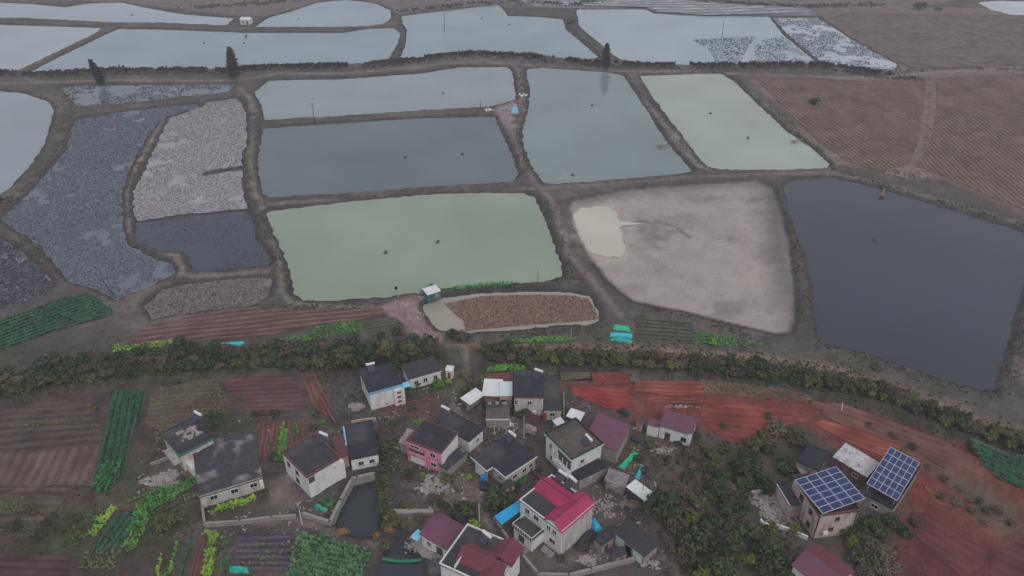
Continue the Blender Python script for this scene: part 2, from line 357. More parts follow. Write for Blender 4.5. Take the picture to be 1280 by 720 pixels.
# ------------------------------------------------------------------ ground sheet
def build_ground():
    D = [ -4500.0, -900.0, -100.0, 20.0, 40.0, 52.0 ]
    d = 62.0
    while d < 860: D.append(d); d *= 1.0052
    D += [1000.0, 1300.0, 2000.0, 4500.0]
    D = np.array(D); ns = 700
    s = np.concatenate([[-14,-4,-1.8,-1.25], np.linspace(-1, 1, ns), [1.25,1.8,4,14]])
    half = 0.60*np.clip(D, 60, 900)+52
    X = half[:,None]*s[None,:]; X = np.clip(X, -4500, 4500); Y = np.repeat(D[:,None], len(s), 1)
    z, dm = bank_height(X.ravel(), Y.ravel())
    x = X.ravel(); y = Y.ravel()
    n = len(x)
    col = np.empty((n,3)); col[:] = pc(84,77,77)
    def paint(mask, c, f=1.0):
        f = np.clip(np.asarray(f, float)*np.ones(n), 0, 1)
        f = np.where(mask, f, 0)[:,None]
        col[:] = col*(1-f)+np.array(c)*f
    n1 = vnoise(x, y, 6); n2 = vnoise(x, y, 2.0, 3); n3 = vnoise(x, y, 18, 7)
    # patchy winter grass over everything that is not trodden
    paint(np.ones(n, bool), pc(74,74,65), np.clip((n1*0.6+n2*0.4-0.42)*3.5, 0, 0.85))
    paint(np.ones(n, bool), pc(104,94,90), np.clip((n3-0.62)*3, 0, 0.6))
    def zone(pts, c, soft=2.0, f=1.0, h=0.0):
        p = GP(pts, h); d = sdist(x, y, p, 12)
        d = d+(n2-0.5)*2.0+(n1-0.5)*2.0
        paint(d < soft, c, np.clip((soft-d)/soft/2, 0, 1)*f)
    # brown land beyond the ponds and at the far right
    zone([(-100,-30),(1500,-30),(1500,2),(1200,0),(1120,12),(1020,20),(900,-2),(650,4),(560,10),(500,18),(480,8),(430,-4),(330,20),(280,18),(200,8),(100,0),(-100,-4)], pc(108,98,98), f=0.9)
    zone([(640,-4),(700,-3),(820,-3),(930,7),(1010,13),(1020,19),(960,19),(855,17),(820,14),(806,9),(720,10),(662,8)], pc(120,120,124), f=0.9)
    zone([(1025,20),(1120,8),(1350,12),(1350,300),(1280,268),(1190,228),(1120,214),(1045,205),(990,150),(935,96),(1010,96),(1120,95),(1080,60)], pc(112,97,92))
    # village dirt
    zone([(180,520),(300,470),(430,450),(580,440),(700,468),(800,500),(870,540),(860,620),(840,800),(440,800),(360,680),(250,650)], pc(78,70,68))
    zone([(-100,400),(100,430),(170,430),(440,425),(440,450),(200,480),(100,500),(-100,520)], pc(74,76,66))
    zone([(-100,500),(120,485),(200,470),(290,480),(300,640),(240,660),(230,740),(-100,900)], pc(72,61,59))
    # red earth
    zone([(714,480),(800,470),(900,474),(1050,500),(1200,545),(1290,590),(1500,640),(1500,900),(1120,800),(1090,700),(1132,640),(1100,600),(1030,556),(1000,530),(930,562),(880,540),(790,525)], pc(104,60,57))
    zone([(840,560),(905,560),(960,555),(1000,532),(1040,560),(1000,600),(960,640),(1000,700),(1090,690),(1120,800),(840,800)], pc(76,72,62))
    zone([(560,434),(760,434),(900,446),(1000,458),(1100,486),(1200,525),(1300,570),(1300,545),(1200,505),(1100,470),(1000,447),(880,436),(760,428),(600,428)], pc(104,92,82), f=0.8)
    # gravel yards
    zone([(470,384),(520,371),(536,392),(543,412),(560,432),(525,432),(505,405),(490,392)], pc(128,106,108), soft=1.0)
    zone([(617,137),(640,128),(656,131),(652,150),(640,170),(632,158)], pc(128,116,122), soft=1.5)
    # worn tracks
    T = [([(-20,104),(60,103),(140,100),(250,101),(290,100),(320,97),(350,92),(430,92),(500,86),(560,79),(600,77),(640,80),(700,84),(780,89),(855,90),(920,92),(1000,95),(1100,98),(1200,88),(1300,87)], 2.6, pc(128,117,115)),
     ([(300,110),(312,122),(318,140),(316,160),(312,200),(318,240),(330,262),(345,300),(350,340),(352,365),(365,380),(425,383),(475,383)], 1.3, pc(128,120,112)),
     ([(645,84),(652,110),(650,140),(640,160),(652,200),(668,228),(690,250),(700,280),(712,320),(740,350),(765,380),(775,396)], 1.5, pc(126,114,112)),
     ([(335,255),(430,249),(530,241),(640,237),(680,235),(760,231),(860,221),(950,218),(1040,216),(1100,228),(1160,245),(1290,283)], 1.5, pc(122,112,108)),
     ([(775,92),(800,120),(840,165),(870,205),(890,215)], 1.4, pc(132,124,126)),
     ([(905,92),(950,125),(990,160),(1030,185),(1045,205)], 1.6, pc(124,116,104)),
     ([(255,133),(232,141),(204,152),(180,190),(162,220),(158,250),(161,290),(185,308),(220,320),(228,344),(250,345),(335,340)], 1.4, pc(130,120,112)),
     ([(560,432),(700,434),(830,438),(950,446),(1040,460),(1120,487),(1200,515),(1300,556)], 1.2, pc(132,114,100)),
     ([(583,437),(582,460),(572,480),(567,505),(585,540),(600,565),(600,600),(603,640),(614,662),(640,690)], 1.1, pc(122,112,106)),
     ([(600,600),(575,600),(552,615),(540,628)], 1.5, pc(118,106,100)),
     ([(240,656),(300,657),(370,650),(420,664),(470,682)], 1.1, pc(122,108,100)),
     ([(-20,612),(70,611),(117,617),(140,630),(160,633),(200,616)], 0.5, pc(112,95,86)),
     ([(650,700),(672,719),(715,722),(790,700),(840,700),(860,660),(872,620),(850,580),(800,548)], 1.6, pc(92,84,82)),
     ([(1162,95),(1160,130),(1158,175),(1145,210)], .6, pc(92,86,86)),
     ([(1045,690),(1090,640),(1120,610),(1130,580)], 1.2, pc(100,88,82))]
    for pts, w, c in T:
        p = GP(pts); k = near_box(x, y, p, 6)
        d = np.full(n, 99.0); d[k] = seg_dist(x[k], y[k], p, False)
        d = d+(n2-0.5)*1.2
        paint(d < w*1.2, np.array(c)*0.86, np.clip((w*1.2-d)/w, 0, 1)*0.8)
    # dark wet margins, pond floors
    paint((dm < 2.4) & (dm > -60), pc(60,57,59), np.clip((2.4-dm)/1.8, 0, 0.85))
    # drained pond: pale cracked mud with a darker rim on the right
    pu = pond_poly['U']; du = sdist(x, y, pu, 6)
    paint(du < 0, pc(132,123,120,1.85), np.clip(-du/1.5, 0, 1))
    for (cx, cy, a, b, f) in [(925,384,40,10,.6),(812,288,34,14,.75),(795,300,30,16,.4),(888,250,60,7,.5),(905,395,30,7,.45),(850,275,60,12,.3),(780,360,60,10,.25),(930,300,24,30,.3)]:
        c0 = G(cx, cy, WL); e1 = (G(cx+a, cy, WL)-c0).length; e2 = (G(cx, cy+b, WL)-c0).length
        q = ((x-c0.x)/e1)**2+((y-c0.y)/e2)**2+(n1-0.5)*1.6+(n2-.5)*1.0
        paint((q < 1) & (du < 0), pc(96,90,88,1.8), np.clip((1-q)*1.2, 0, 1)*f)
    paint(du < 0, pc(142,128,123,1.85), np.clip((vnoise(x, y, 26, 17)-0.5)*2.5, 0, 0.6))
    paint(du < 0, pc(118,112,110,1.9), np.clip((vnoise(x, y, 14, 19)-0.62)*3, 0, 0.5))
    for pts, w, f in [([(772,283),(800,277),(826,277),(845,283),(862,296)],.45,.75), ([(776,300),(800,316),(830,338),(870,352)],.9,.22)]:
        p = GP(pts, WL); k = near_box(x, y, p, 4); d = np.full(n, 9.0); d[k] = seg_dist(x[k], y[k], p, False); d = d+(n2-.5)*.9+(n1-.5)*.8
        paint((d < w*2.6) & (du < 0), pc(86,81,80), np.clip((w*2.6-d)/w/1.5, 0, f))
    zone([(948,228),(975,230),(990,300),(1002,400),(990,420),(978,380),(962,330),(952,270)], pc(78,73,72), f=0.9, h=WL, soft=5.0)
    zone([(712,250),(780,234),(860,227),(950,222),(955,231),(860,238),(780,246),(716,262)], pc(84,78,77), f=0.75, h=WL, soft=4.0)
    zone([(706,262),(722,262),(722,285),(742,325),(728,320),(712,285)], pc(100,92,88), f=0.6, h=WL, soft=3.0)
    zone([(720,262),(765,256),(786,290),(788,320),(750,326),(720,296)], pc(160,150,140,1.9), f=0.5, h=WL, soft=5.0)
    specks = NR.random(n); paint((du < -2) & (specks > .985), pc(90,84,82), .6)
    # mixed olive and grey waste patches on the red slope, dark litter and painted ditch shade under the scrub
    for pts, c, f in [([(1030,505),(1100,520),(1180,560),(1150,575),(1080,545)], pc(92,78,72), .6), ([(1165,580),(1200,590),(1275,640),(1285,665),(1250,672),(1205,640)], pc(84,80,70), .85), ([(1060,518),(1110,530),(1165,560),(1150,568),(1090,545)], pc(96,82,74), .7), ([(1195,560),(1225,590),(1250,612),(1240,625),(1200,590)], pc(96,80,72), .7),
                      ([(930,518),(985,518),(990,526),(935,530)], pc(82,78,64), .6), ([(885,525),(915,530),(925,545),(900,545)], pc(82,76,62), .6), ([(770,495),(800,495),(800,525),(775,520)], pc(98,84,74), .5),
                      ([(1035,690),(1100,640),(1130,600),(1140,640),(1110,700),(1160,740),(1040,740)], pc(80,74,68), .8)]:
        zone(pts, c, soft=2.5, f=f)
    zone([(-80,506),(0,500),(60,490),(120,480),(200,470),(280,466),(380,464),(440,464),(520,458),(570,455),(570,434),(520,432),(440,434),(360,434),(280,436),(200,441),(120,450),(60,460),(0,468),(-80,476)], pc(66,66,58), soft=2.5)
    zone([(596,458),(700,462),(780,467),(900,474),(1000,488),(1080,505),(1200,548),(1320,600),(1320,575),(1200,522),(1100,488),(1000,462),(900,452),(780,444),(700,440),(596,438)], pc(62,60,54), soft=1.5)  # scrub ground darkened, with the shade of the ditch painted into it
    zone([(230,645),(310,662),(470,690),(500,720),(420,760),(200,760)], pc(78,70,66), f=.8)
    zone([(400,470),(450,490),(470,520),(410,525)], pc(84,78,78), f=.8); zone([(590,505),(680,505),(660,560),(610,545)], pc(78,70,68), f=.7)
    zone([(670,640),(720,700),(800,690),(770,625),(740,620)], pc(84,77,73), f=.8)
    zone([(628,598),(656,590),(664,602),(640,616),(618,622)], pc(52,72,46), f=.9, soft=1.0); zone([(535,482),(560,476),(556,490),(536,492)], pc(58,84,50), f=.8, soft=1.0)
    zone([(60,625),(120,640),(110,690),(30,690),(10,650)], pc(72,72,58), f=.8); zone([(165,640),(245,620),(250,660),(170,680)], pc(72,72,58), f=.8)
    zone([(1130,630),(1180,650),(1250,690),(1350,700),(1350,800),(1150,800),(1110,700)], pc(84,50,52), f=.8, soft=3)
    for pts, c, f in [([(330,600),(362,588),(384,620),(372,640),(330,646),(325,622)], pc(112,101,97), .8), ([(412,500),(445,491),(462,514),(440,528),(418,526)], pc(72,69,73), .9), ([(655,690),(676,710),(712,714),(770,700),(762,684),(715,690),(690,680)], pc(104,97,93), .8),
                      ([(190,580),(225,570),(245,590),(220,612),(190,612)], pc(118,104,100), .6), ([(520,590),(560,588),(566,612),(520,625),(500,610)], pc(92,84,80), .7), ([(556,606),(600,600),(596,628),(555,632)], pc(112,98,86), .7), ([(495,642),(540,640),(552,650),(520,662),(492,655)], pc(92,76,68), .8),
                      ([(540,690),(560,690),(556,706),(540,712)], pc(110,105,103), .8), ([(595,655),(640,660),(640,690),(600,690)], pc(66,62,64), .8), ([(475,505),(545,492),(548,500),(500,515),(478,515)], pc(104,66,62), .6), ([(505,512),(545,505),(548,520),(520,532)], pc(100,72,66), .6),
                      ([(690,610),(770,600),(800,640),(760,665),(740,640)], pc(88,80,75), .7), ([(805,530),(850,560),(840,572),(805,560)], pc(100,88,82), .7), ([(845,590),(870,600),(868,640),(850,630)], pc(104,74,66), .6), ([(765,560),(800,550),(815,575),(785,600)], pc(92,70,62), .7),
                      ([(470,560),(500,560),(505,600),(480,600)], pc(62,68,52), .7), ([(560,545),(605,545),(585,590),(560,600)], pc(78,76,64), .6), ([(640,560),(690,590),(670,600),(650,580)], pc(86,80,72), .6), ([(540,470),(580,450),(600,480),(570,500)], pc(76,74,60), .7)]:
        zone(pts, c, soft=1.0, f=f)
    zone([(833,158),(839,157),(864,190),(857,193)], pc(128,120,122), soft=1.0, f=.8)
    for pts, c, f in [([(140,575),(160,560),(200,600),(170,625),(130,630)], pc(70,74,56), .7), ([(60,655),(112,640),(105,690),(50,690)], pc(62,70,50), .8), ([(150,650),(245,640),(240,665),(150,690)], pc(66,72,52), .7), ([(185,690),(250,690),(240,740),(180,740)], pc(66,66,54), .7),
                      ([(265,640),(370,630),(368,645),(262,652)], pc(66,66,54), .6), ([(290,655),(375,660),(372,720),(285,720)], pc(72,64,64), .6), ([(276,520),(320,515),(322,530),(270,540)], pc(60,68,50), .7), ([(384,500),(412,520),(420,540),(385,545)], pc(74,78,56), .6),
                      ([(0,440),(140,400),(170,425),(120,445),(0,470)], pc(72,68,64), .7)]:
        zone(pts, c, soft=2.0, f=f)
    # small scale mottling of the soil itself
    mott = (0.82+0.36*NR.random(n))*(0.86+0.28*vnoise(x, y, 1.1, 13))*(0.9+0.2*n2)
    mott = np.where(du < 0, 1+(mott-1)*0.3, mott*0.76)
    col *= mott[:,None]
    me = bpy.data.meshes.new('ground')
    nr, nc = X.shape
    idx = np.arange(n).reshape(nr, nc)
    f = np.stack([idx[:-1,:-1], idx[:-1,1:], idx[1:,1:], idx[1:,:-1]], -1).reshape(-1, 4)
    me.vertices.add(n); me.vertices.foreach_set('co', np.stack([x, y, z], 1).astype(np.float32).ravel())
    me.loops.add(f.size); me.loops.foreach_set('vertex_index', f.ravel().astype(np.int32))
    me.polygons.add(len(f)); me.polygons.foreach_set('loop_start', np.arange(0, f.size, 4, dtype=np.int32))
    me.update(calc_edges=True)
    me.polygons.foreach_set('use_smooth', np.ones(len(f), bool))
    a = me.color_attributes.new('Col', 'FLOAT_COLOR', 'POINT')
    a.data.foreach_set('color', np.concatenate([col, np.ones((n,1))], 1).astype(np.float32).ravel())
    sm = me.attributes.new('Smooth', 'FLOAT', 'POINT'); sm.data.foreach_set('value', np.clip(-du/2, 0, 0.6).astype(np.float32))
    me.materials.append(M['ground'])
    o = bpy.data.objects.new('ground', me); COL.objects.link(o)
    tag(o, kind='structure')
build_ground()
def ground_z(x, y):
    return float(bank_height(np.array([float(x)]), np.array([float(y)]))[0][0])
def ground_zs(x, y):
    return bank_height(np.asarray(x, float), np.asarray(y, float))[0]

# ------------------------------------------------------------------ water sheets
def offset_poly(p, d):
    n = len(p); area = sum(p[i][0]*p[(i+1)%n][1]-p[(i+1)%n][0]*p[i][1] for i in range(n))
    sg = 1 if area > 0 else -1; out = []
    for i in range(n):
        a = p[i-1]; b = p[i]; c = p[(i+1)%n]
        e1 = (b-a)/max(1e-6, np.linalg.norm(b-a)); e2 = (c-b)/max(1e-6, np.linalg.norm(c-b))
        nn = np.array([e1[1]+e2[1], -e1[0]-e2[0]])*sg; L = np.linalg.norm(nn)
        out.append(b+(nn/L*d if L > 1e-3 else 0))
    return out if sg > 0 else out[::-1]
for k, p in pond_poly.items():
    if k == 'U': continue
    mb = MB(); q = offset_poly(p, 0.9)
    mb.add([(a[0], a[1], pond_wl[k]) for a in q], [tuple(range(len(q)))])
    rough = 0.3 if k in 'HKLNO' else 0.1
    o = mb.build('river' if k == 'Z' else 'pond_water', watermat('pond_water_'+k.lower(), pc(*WCOL[k], gain={'Q':1.3,'R':1.5,'S':1.55,'T':1.6,'P':1.65,'K':1.5,'L':1.75,'V':1.2,'I':0.9,'H':1.3}.get(k, 1.8 if k in 'ABCDEFHIJNO' else 1.15)), rough))  # far ponds get a paler base colour that carries grazing sky reflection
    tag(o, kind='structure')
# shallow pool left on the drained mud
mb = MB(); q = [G(px, py, WL+0.012) for px, py in [(716,269),(727,259),(736,260),(745,257),(753,258),(761,259),(768,264),(773,267),(771,272),(775,276),(790,278),(806,279),(792,281),(778,282),(774,284),(778,292),(777,300),(782,309),(781,316),(776,323),(768,320),(760,322),(748,318),(740,316),(732,310),(728,300),(722,290),(720,280)][::-1]]
mb.add(q, [tuple(range(len(q)))]); o = mb.build('pond_water', watermat('shallow_pool_water', pc(165,160,148,1.55), 0.15)); tag(o, kind='structure')

# ------------------------------------------------------------------ fields
def row_lines(poly, ang, step):
    """chords of a polygon along direction ang, one every step metres"""
    c, s = math.cos(ang), math.sin(ang)
    u = poly[:,0]*c+poly[:,1]*s; v = -poly[:,0]*s+poly[:,1]*c
    vs = np.arange(v.min()+step*0.01, v.max(), step); out = []
    n = len(poly)
    for vv in vs:
        xs = []
        for i in range(n):
            a, b = v[i], v[(i+1)%n]
            if (a > vv) != (b > vv): xs.append(u[i]+(u[(i+1)%n]-u[i])*(vv-a)/(b-a))
        if len(xs) >= 2: out.append((vv, min(xs), max(xs)))
        else: out.append(None)
    return out, c, s
def dir_ang(p0, p1):
    a = G(*p0); b = G(*p1); return math.atan2(b.y-a.y, b.x-a.x)
def field(pts, rowdir, spacing, furrow, ridge, height=0.12, z=0.05, name='field'):
    """soil sheet with real ridges and furrows"""
    poly = GP(pts); ang = dir_ang(*rowdir); sub = spacing/4
    L, c, s = row_lines(poly, ang, sub)
    prof = [0, 1, 1, 0]; vs = []; fs = []; cols = []; prev = None
    ux = poly[:,0]*c+poly[:,1]*s; nseg = int(max(6, min(60, (ux.max()-ux.min())/2.5)))
    for i, r in enumerate(L):
        if r is None: prev = None; continue
        vv, a, b = r
        w = prof[i%4]; row = []
        for j in range(nseg+1):
            e = 0.35*math.sin(i*1.3+j)*0.5
            uu = a+(b-a)*j/nseg
            wob = spacing*(0.10*math.sin(uu*0.23+i//4)+0.5*math.sin(uu*0.035+vv*0.01))
            jz = RNG.uniform(-0.02, 0.02)
            row.append(len(vs))
            vs.append((uu*c-(vv+wob)*s, uu*s+(vv+wob)*c, z+height*w+jz))
            cc = [furrow[q]*(1-w)+ridge[q]*w for q in range(3)]
            px_, py_ = vs[-1][:2]; k = RNG.uniform(0.84, 1.16)*(0.72+0.36*float(vnoise(px_, py_, 7, 21))+0.2*float(vnoise(px_, py_, 2, 23))); cols.append((cc[0]*k, cc[1]*k, cc[2]*k, 1))
        if prev is not None:
            for j in range(nseg): fs.append((prev[j], prev[j+1], row[j+1], row[j]))
        prev = row
    me = bpy.data.meshes.new(name); me.from_pydata(vs, [], fs); me.materials.append(M['field'])
    at = me.color_attributes.new('Col', 'FLOAT_COLOR', 'POINT')
    at.data.foreach_set('color', np.array(cols, np.float32).ravel())
    o = bpy.data.objects.new(name, me); COL.objects.link(o); tag(o, kind='structure')
    return poly, ang
def leaves(mb, x, y, z, r, n, flat=0.5):
    """a small rosette of n leaf faces"""
    for _ in range(n):
        a = RNG.uniform(0, 2*math.pi); t = RNG.uniform(0.15, 1.1)*flat; L = r*RNG.uniform(0.7, 1.2); w = L*0.42
        ca, sa = math.cos(a), math.sin(a); h = L*math.sin(t)+0.04; q = L*math.cos(t)
        mb.add([(x+0.1*q*ca-sa*w*.5, y+0.1*q*sa+ca*w*.5, z), (x+0.1*q*ca+sa*w*.5, y+0.1*q*sa-ca*w*.5, z),
                (x+q*ca+sa*w*.6, y+q*sa-ca*w*.6, z+h), (x+q*ca-sa*w*.6, y+q*sa+ca*w*.6, z+h)], [(0,1,2,3)])
def crop(pts, rowdir, spacing, along, r, n, material, label, keep=0.95, z=0.12, name='crop_rows', poly=None, flat=0.9):
    poly = GP(pts) if poly is None else poly; ang = dir_ang(*rowdir)
    L, c, s = row_lines(poly, ang, spacing); mb = MB()
    for rr in L:
        if rr is None: continue
        vv, a, b = rr; u = a+RNG.uniform(0, along)
        while u < b:
            if RNG.random() < keep+.12:
                v2 = vv+RNG.gauss(0, spacing*0.07)
                leaves(mb, u*c-v2*s, u*s+v2*c, z, r*1.15*RNG.uniform(0.75, 1.25), n+1, flat)
            u += along*RNG.uniform(0.8, 1.2)
    o = mb.build(name, material); tag(o, label, 'crop', kind='stuff'); return o

SO = lambda a, b, c: pc(a, b, c, 1.48)
field([(642,-6),(720,-5),(820,-4),(930,6),(1010,12),(1018,18),(960,18),(855,16),(820,13),(806,8),(720,9),(660,7)], ((660,3),(800,2)), 9.0, SO(150,153,158), SO(104,102,104), 0.25, 0.06)
# ploughed brown stubble fields, top right
BF = [([(937,94),(1010,97),(1085,102),(1156,97),(1157,130),(1150,180),(1136,207),(1100,213),(1064,203),(1035,185),(985,142)], ((930,94),(1060,195))),
      ([(1168,98),(1230,93),(1330,92),(1330,290),(1280,262),(1190,224),(1150,208),(1163,175),(1168,130)], ((1168,120),(1290,215))),
      ([(1032,22),(1070,15),(1120,17),(1330,20),(1330,82),(1200,84),(1145,88),(1128,80),(1070,48)], ((1030,22),(1180,80)))]
for i, (pts, rd) in enumerate(BF):
    field(pts, rd, 2.0 if i < 2 else 3.2, SO(82,69,66) if i < 2 else SO(94,84,79), SO(112,94,86) if i < 2 else SO(100,90,84), 0.18, 0.06)
# ploughed strip and plots along the near dike
field([(163,426),(181,407),(240,395),(302,385),(360,388),(430,389),(478,387),(482,396),(455,402),(400,408),(336,420),(228,428)], ((163,420),(470,392)), 2.2, SO(82,62,60), SO(104,82,77), 0.18)
field([(795,396),(865,403),(868,432),(793,428)], ((795,405),(866,410)), 1.7, SO(74,68,62), SO(82,88,72), 0.2)
crop([(795,396),(865,403),(868,432),(793,428)], ((795,405),(866,410)), 1.7, 0.7, 0.45, 3, M['leaf_dark'], 'dark green vegetable rows beside the teal film tunnels', 0.8)
field([(-30,407),(0,400),(50,383),(101,367),(114,368),(144,391),(134,396),(67,415),(0,438),(-30,446)], ((0,425),(120,380)), 1.8, SO(60,66,58), SO(62,84,66), 0.2)
M['crop_teal'] = leafmat('bluish_green_crop_leaves', [pc(42,80,64,1.35), pc(50,92,70,1.4), pc(62,106,76,1.5)], scale=0.3)
M['crop_green'] = leafmat('green_crop_leaves', [pc(52,98,54,1.5), pc(66,118,58,1.6), pc(96,138,66,1.7)], scale=0.3)
M['crop_lime'] = leafmat('yellow_green_crop_leaves', [pc(84,118,48,1.6), pc(118,146,62,1.7), pc(150,165,90,1.8)], scale=0.4)
M['crop_olive'] = leafmat('olive_crop_leaves', [pc(70,76,58,1.6), pc(82,90,62,1.6), pc(96,100,68,1.7)], scale=0.3)
crop([(-30,407),(0,400),(50,383),(101,367),(114,368),(144,391),(134,396),(67,415),(0,438),(-30,446)], ((0,425),(120,380)), 1.8, 0.5, 0.62, 3, M['crop_teal'], 'dense teal green crop rows in the wedge field at the left edge')
crop([(142,433),(180,430),(215,426),(217,431),(180,439),(143,441)], ((142,436),(215,428)), 0.9, 0.5, 0.5, 3, M['crop_lime'], 'narrow bright yellow green crop strip below the left ploughed field')
crop([(336,427),(390,418),(395,409),(430,402),(456,405),(455,414),(430,421),(340,431)], ((340,428),(450,410)), 1.0, 0.6, 0.5, 3, M['crop_green'], 'ragged green vegetable patches left of the gravel yard', 0.75)
field([(455,405),(497,398),(504,410),(462,424)], ((455,410),(500,402)), 1.4, SO(70,62,60), SO(76,84,70), 0.15)
crop([(640,425),(690,421),(722,424),(720,428),(640,430)], ((640,427),(720,426)), 0.8, 0.5, 0.45, 3, M['crop_green'], 'thin green vegetable strip below the stubble pond', 0.8)
crop([(868,416),(905,419),(950,430),(950,434),(905,434),(870,430)], ((868,420),(945,432)), 1.0, 0.6, 0.5, 3, M['crop_green'], 'green vegetable patch right of the dark row field', 0.7)
crop([(553,360),(610,354),(642,352),(650,355),(610,359),(556,365)], ((553,362),(645,354)), 0.8, 0.5, 0.5, 3, M['crop_green'], 'bright green strip along the near bank of the green pond', 0.85, z=-0.1)
# fields left of the village
field([(276,473),(327,467),(366,469),(385,510),(350,515),(315,519),(311,499),(291,492)], ((276,480),(370,478)), 1.6, SO(80,58,60), SO(92,68,68), 0.12)
field([(370,468),(397,466),(402,488),(412,520),(398,524),(386,505)], ((372,468),(395,520)), 1.4, SO(92,64,62), SO(106,76,72), 0.12)
P7 = [(202,482),(268,472),(288,499),(288,518),(258,520),(205,537),(192,534),(182,528),(190,493)]
field(P7, ((200,500),(285,496)), 1.5, SO(78,66,62), SO(92,80,70), 0.16)
crop(P7, ((200,500),(285,496)), 1.5, 0.7, 0.42, 3, M['crop_olive'], 'thin olive green crop rows behind the moss roofed house', 0.75)
FV = [(139,491),(146,487),(180,489),(179,502),(172,528),(160,550),(156,573),(152,596),(127,619),(117,612),(117,592),(127,580),(135,551),(131,532)]
field(FV, ((160,490),(135,600)), 1.4, SO(56,62,54), SO(62,80,62), 0.18)
crop(FV, ((160,490),(135,600)), 1.4, 0.45, 0.5, 4, M['crop_teal'], 'tall teal green vegetable field running down beside the left dirt path')
crop([(126,582),(153,577),(152,596),(127,619),(117,612),(118,594)], ((140,580),(122,612)), 1.4, 0.5, 0.55, 3, M['crop_green'], 'brighter green end of the long vegetable field', 0.8, z=0.22)
field([(-40,514),(0,509),(50,500),(113,496),(128,520),(132,550),(125,556),(60,560),(-40,566)], ((0,530),(120,520)), 2.4, SO(70,59,57), SO(82,70,64), 0.16)
field([(-40,568),(60,562),(124,557),(115,590),(112,608),(60,608),(-40,609)], ((10,600),(30,565)), 2.2, SO(84,70,67), SO(97,82,77), 0.14)
field([(-40,616),(60,615),(85,618),(60,650),(-40,660)], ((0,630),(70,628)), 2.0, SO(74,66,60), SO(84,76,66), 0.15)
field([(-40,690),(40,688),(95,690),(85,720),(60,760),(-40,760)], ((0,700),(80,700)), 1.8, SO(68,52,54), SO(76,60,59), 0.12)
FL = [(137,633),(148,636),(130,655),(118,672),(112,668),(122,652)]
crop(FL, ((142,635),(115,670)), 0.8, 0.45, 0.5, 4, M['crop_lime'], 'bright lime green strip pointing down from the dirt path bend')
FT = [(150,640),(163,646),(156,668),(148,687),(111,690),(125,668)]
field(FT, ((155,645),(125,685)), 1.2, SO(60,66,60), SO(66,82,70), 0.12)
crop(FT, ((155,645),(125,685)), 1.2, 0.5, 0.5, 3, M['crop_teal'], 'blue green vegetable plot right of the lime strip')
FB = [(170,636),(184,622),(215,606),(248,596),(249,604),(220,617),(192,632),(174,650),(164,668),(158,667)]
crop(FB, ((170,645),(245,600)), 0.9, 0.5, 0.5, 3, M['crop_green'], 'curved green vegetable band below the pale rubble yard', 0.9)
crop([(152,629),(190,612),(212,606),(212,609),(190,618),(160,632)], ((155,630),(210,608)), 0.9, 0.5, 0.45, 3, M['crop_green'], 'narrow green rows above the curved band', 0.8)
crop([(190,636),(222,622),(248,612),(249,622),(215,636),(196,646)], ((190,640),(248,618)), 1.2, 0.6, 0.5, 3, M['crop_olive'], 'mixed olive vegetables left of the long low house', 0.8)
crop([(217,678),(226,678),(216,720),(206,720)], ((221,678),(211,720)), 0.8, 0.5, 0.5, 3, M['crop_green'], 'green bed at the lower left, left of the two', 0.9)
crop([(233,678),(243,677),(230,722),(220,722)], ((238,678),(225,720)), 0.8, 0.5, 0.45, 3, M['crop_teal'], 'darker green bed beside the red soil strip', 0.9)
field([(252,668),(258,666),(250,722),(234,722)], ((254,668),(242,720)), 0.8, SO(86,58,58), SO(98,68,66), 0.1)
crop([(258,667),(276,664),(273,680),(268,722),(251,722)], ((268,666),(260,720)), 0.9, 0.5, 0.6, 5, M['crop_lime'], 'leafy lime green cabbage bed below the boundary wall')
crop([(277,664),(288,666),(284,684),(280,700),(271,700)], ((282,666),(276,698)), 0.9, 0.5, 0.45, 3, M['crop_olive'], 'dull green bed right of the lime cabbage bed')
field([(301,663),(366,663),(366,690),(361,712),(289,712)], ((300,690),(365,690)), 1.4, SO(64,58,66), SO(80,72,76), 0.1)
crop([(305,680),(362,680),(360,706),(296,706)], ((300,690),(365,690)), 1.4, 1.2, 0.5, 3, M['crop_olive'], 'sparse pale seedlings on the dark mulched plot', 0.6)
FN = [(374,670),(403,669),(440,681),(464,692),(448,728),(356,728)]
field(FN, ((375,675),(460,695)), 1.1, SO(58,66,56), SO(64,82,62), 0.15)
crop(FN, ((375,675),(460,695)), 1.1, 0.45, 0.6, 4, leafmat('leek_leaves', [pc(58,88,66,1.5), pc(72,104,74,1.6), pc(92,122,88,1.7)], scale=0.4), 'dense grey green leek field at the bottom left of the grey pond')
crop([(396,627),(409,619),(418,627),(411,637)], ((398,628),(415,632)), 0.6, 0.4, 0.4, 3, M['crop_green'], 'small bright green garden bed inside the pond wall', 0.9)
crop([(262,640),(280,632),(318,620),(320,628),(290,637),(264,643)], ((262,640),(318,624)), 0.7, 0.5, 0.6, 4, M['crop_lime'], 'lime green lettuce strip in front of the long low house', 0.85)
field([(318,530),(385,522),(376,556),(358,578),(322,578)], ((350,526),(344,578)), 1.1, SO(84,62,58), SO(98,72,66), 0.12)
crop([(350,528),(358,528),(356,577),(345,577)], ((354,528),(350,577)), 0.8, 0.45, 0.5, 4, M['crop_green'], 'bright green bed in the red striped garden, the long one')
crop([(368,526),(377,524),(373,545),(367,557)], ((372,526),(370,555)), 0.8, 0.5, 0.5, 3, M['crop_green'], 'short green bed in the red striped garden beside the dark roofed white house', 0.9)
crop([(336,552),(346,557),(344,577),(332,577)], ((340,555),(338,577)), 0.9, 0.5, 0.45, 3, M['crop_teal'], 'dark green bed in the lower corner of the red striped garden', 0.9)
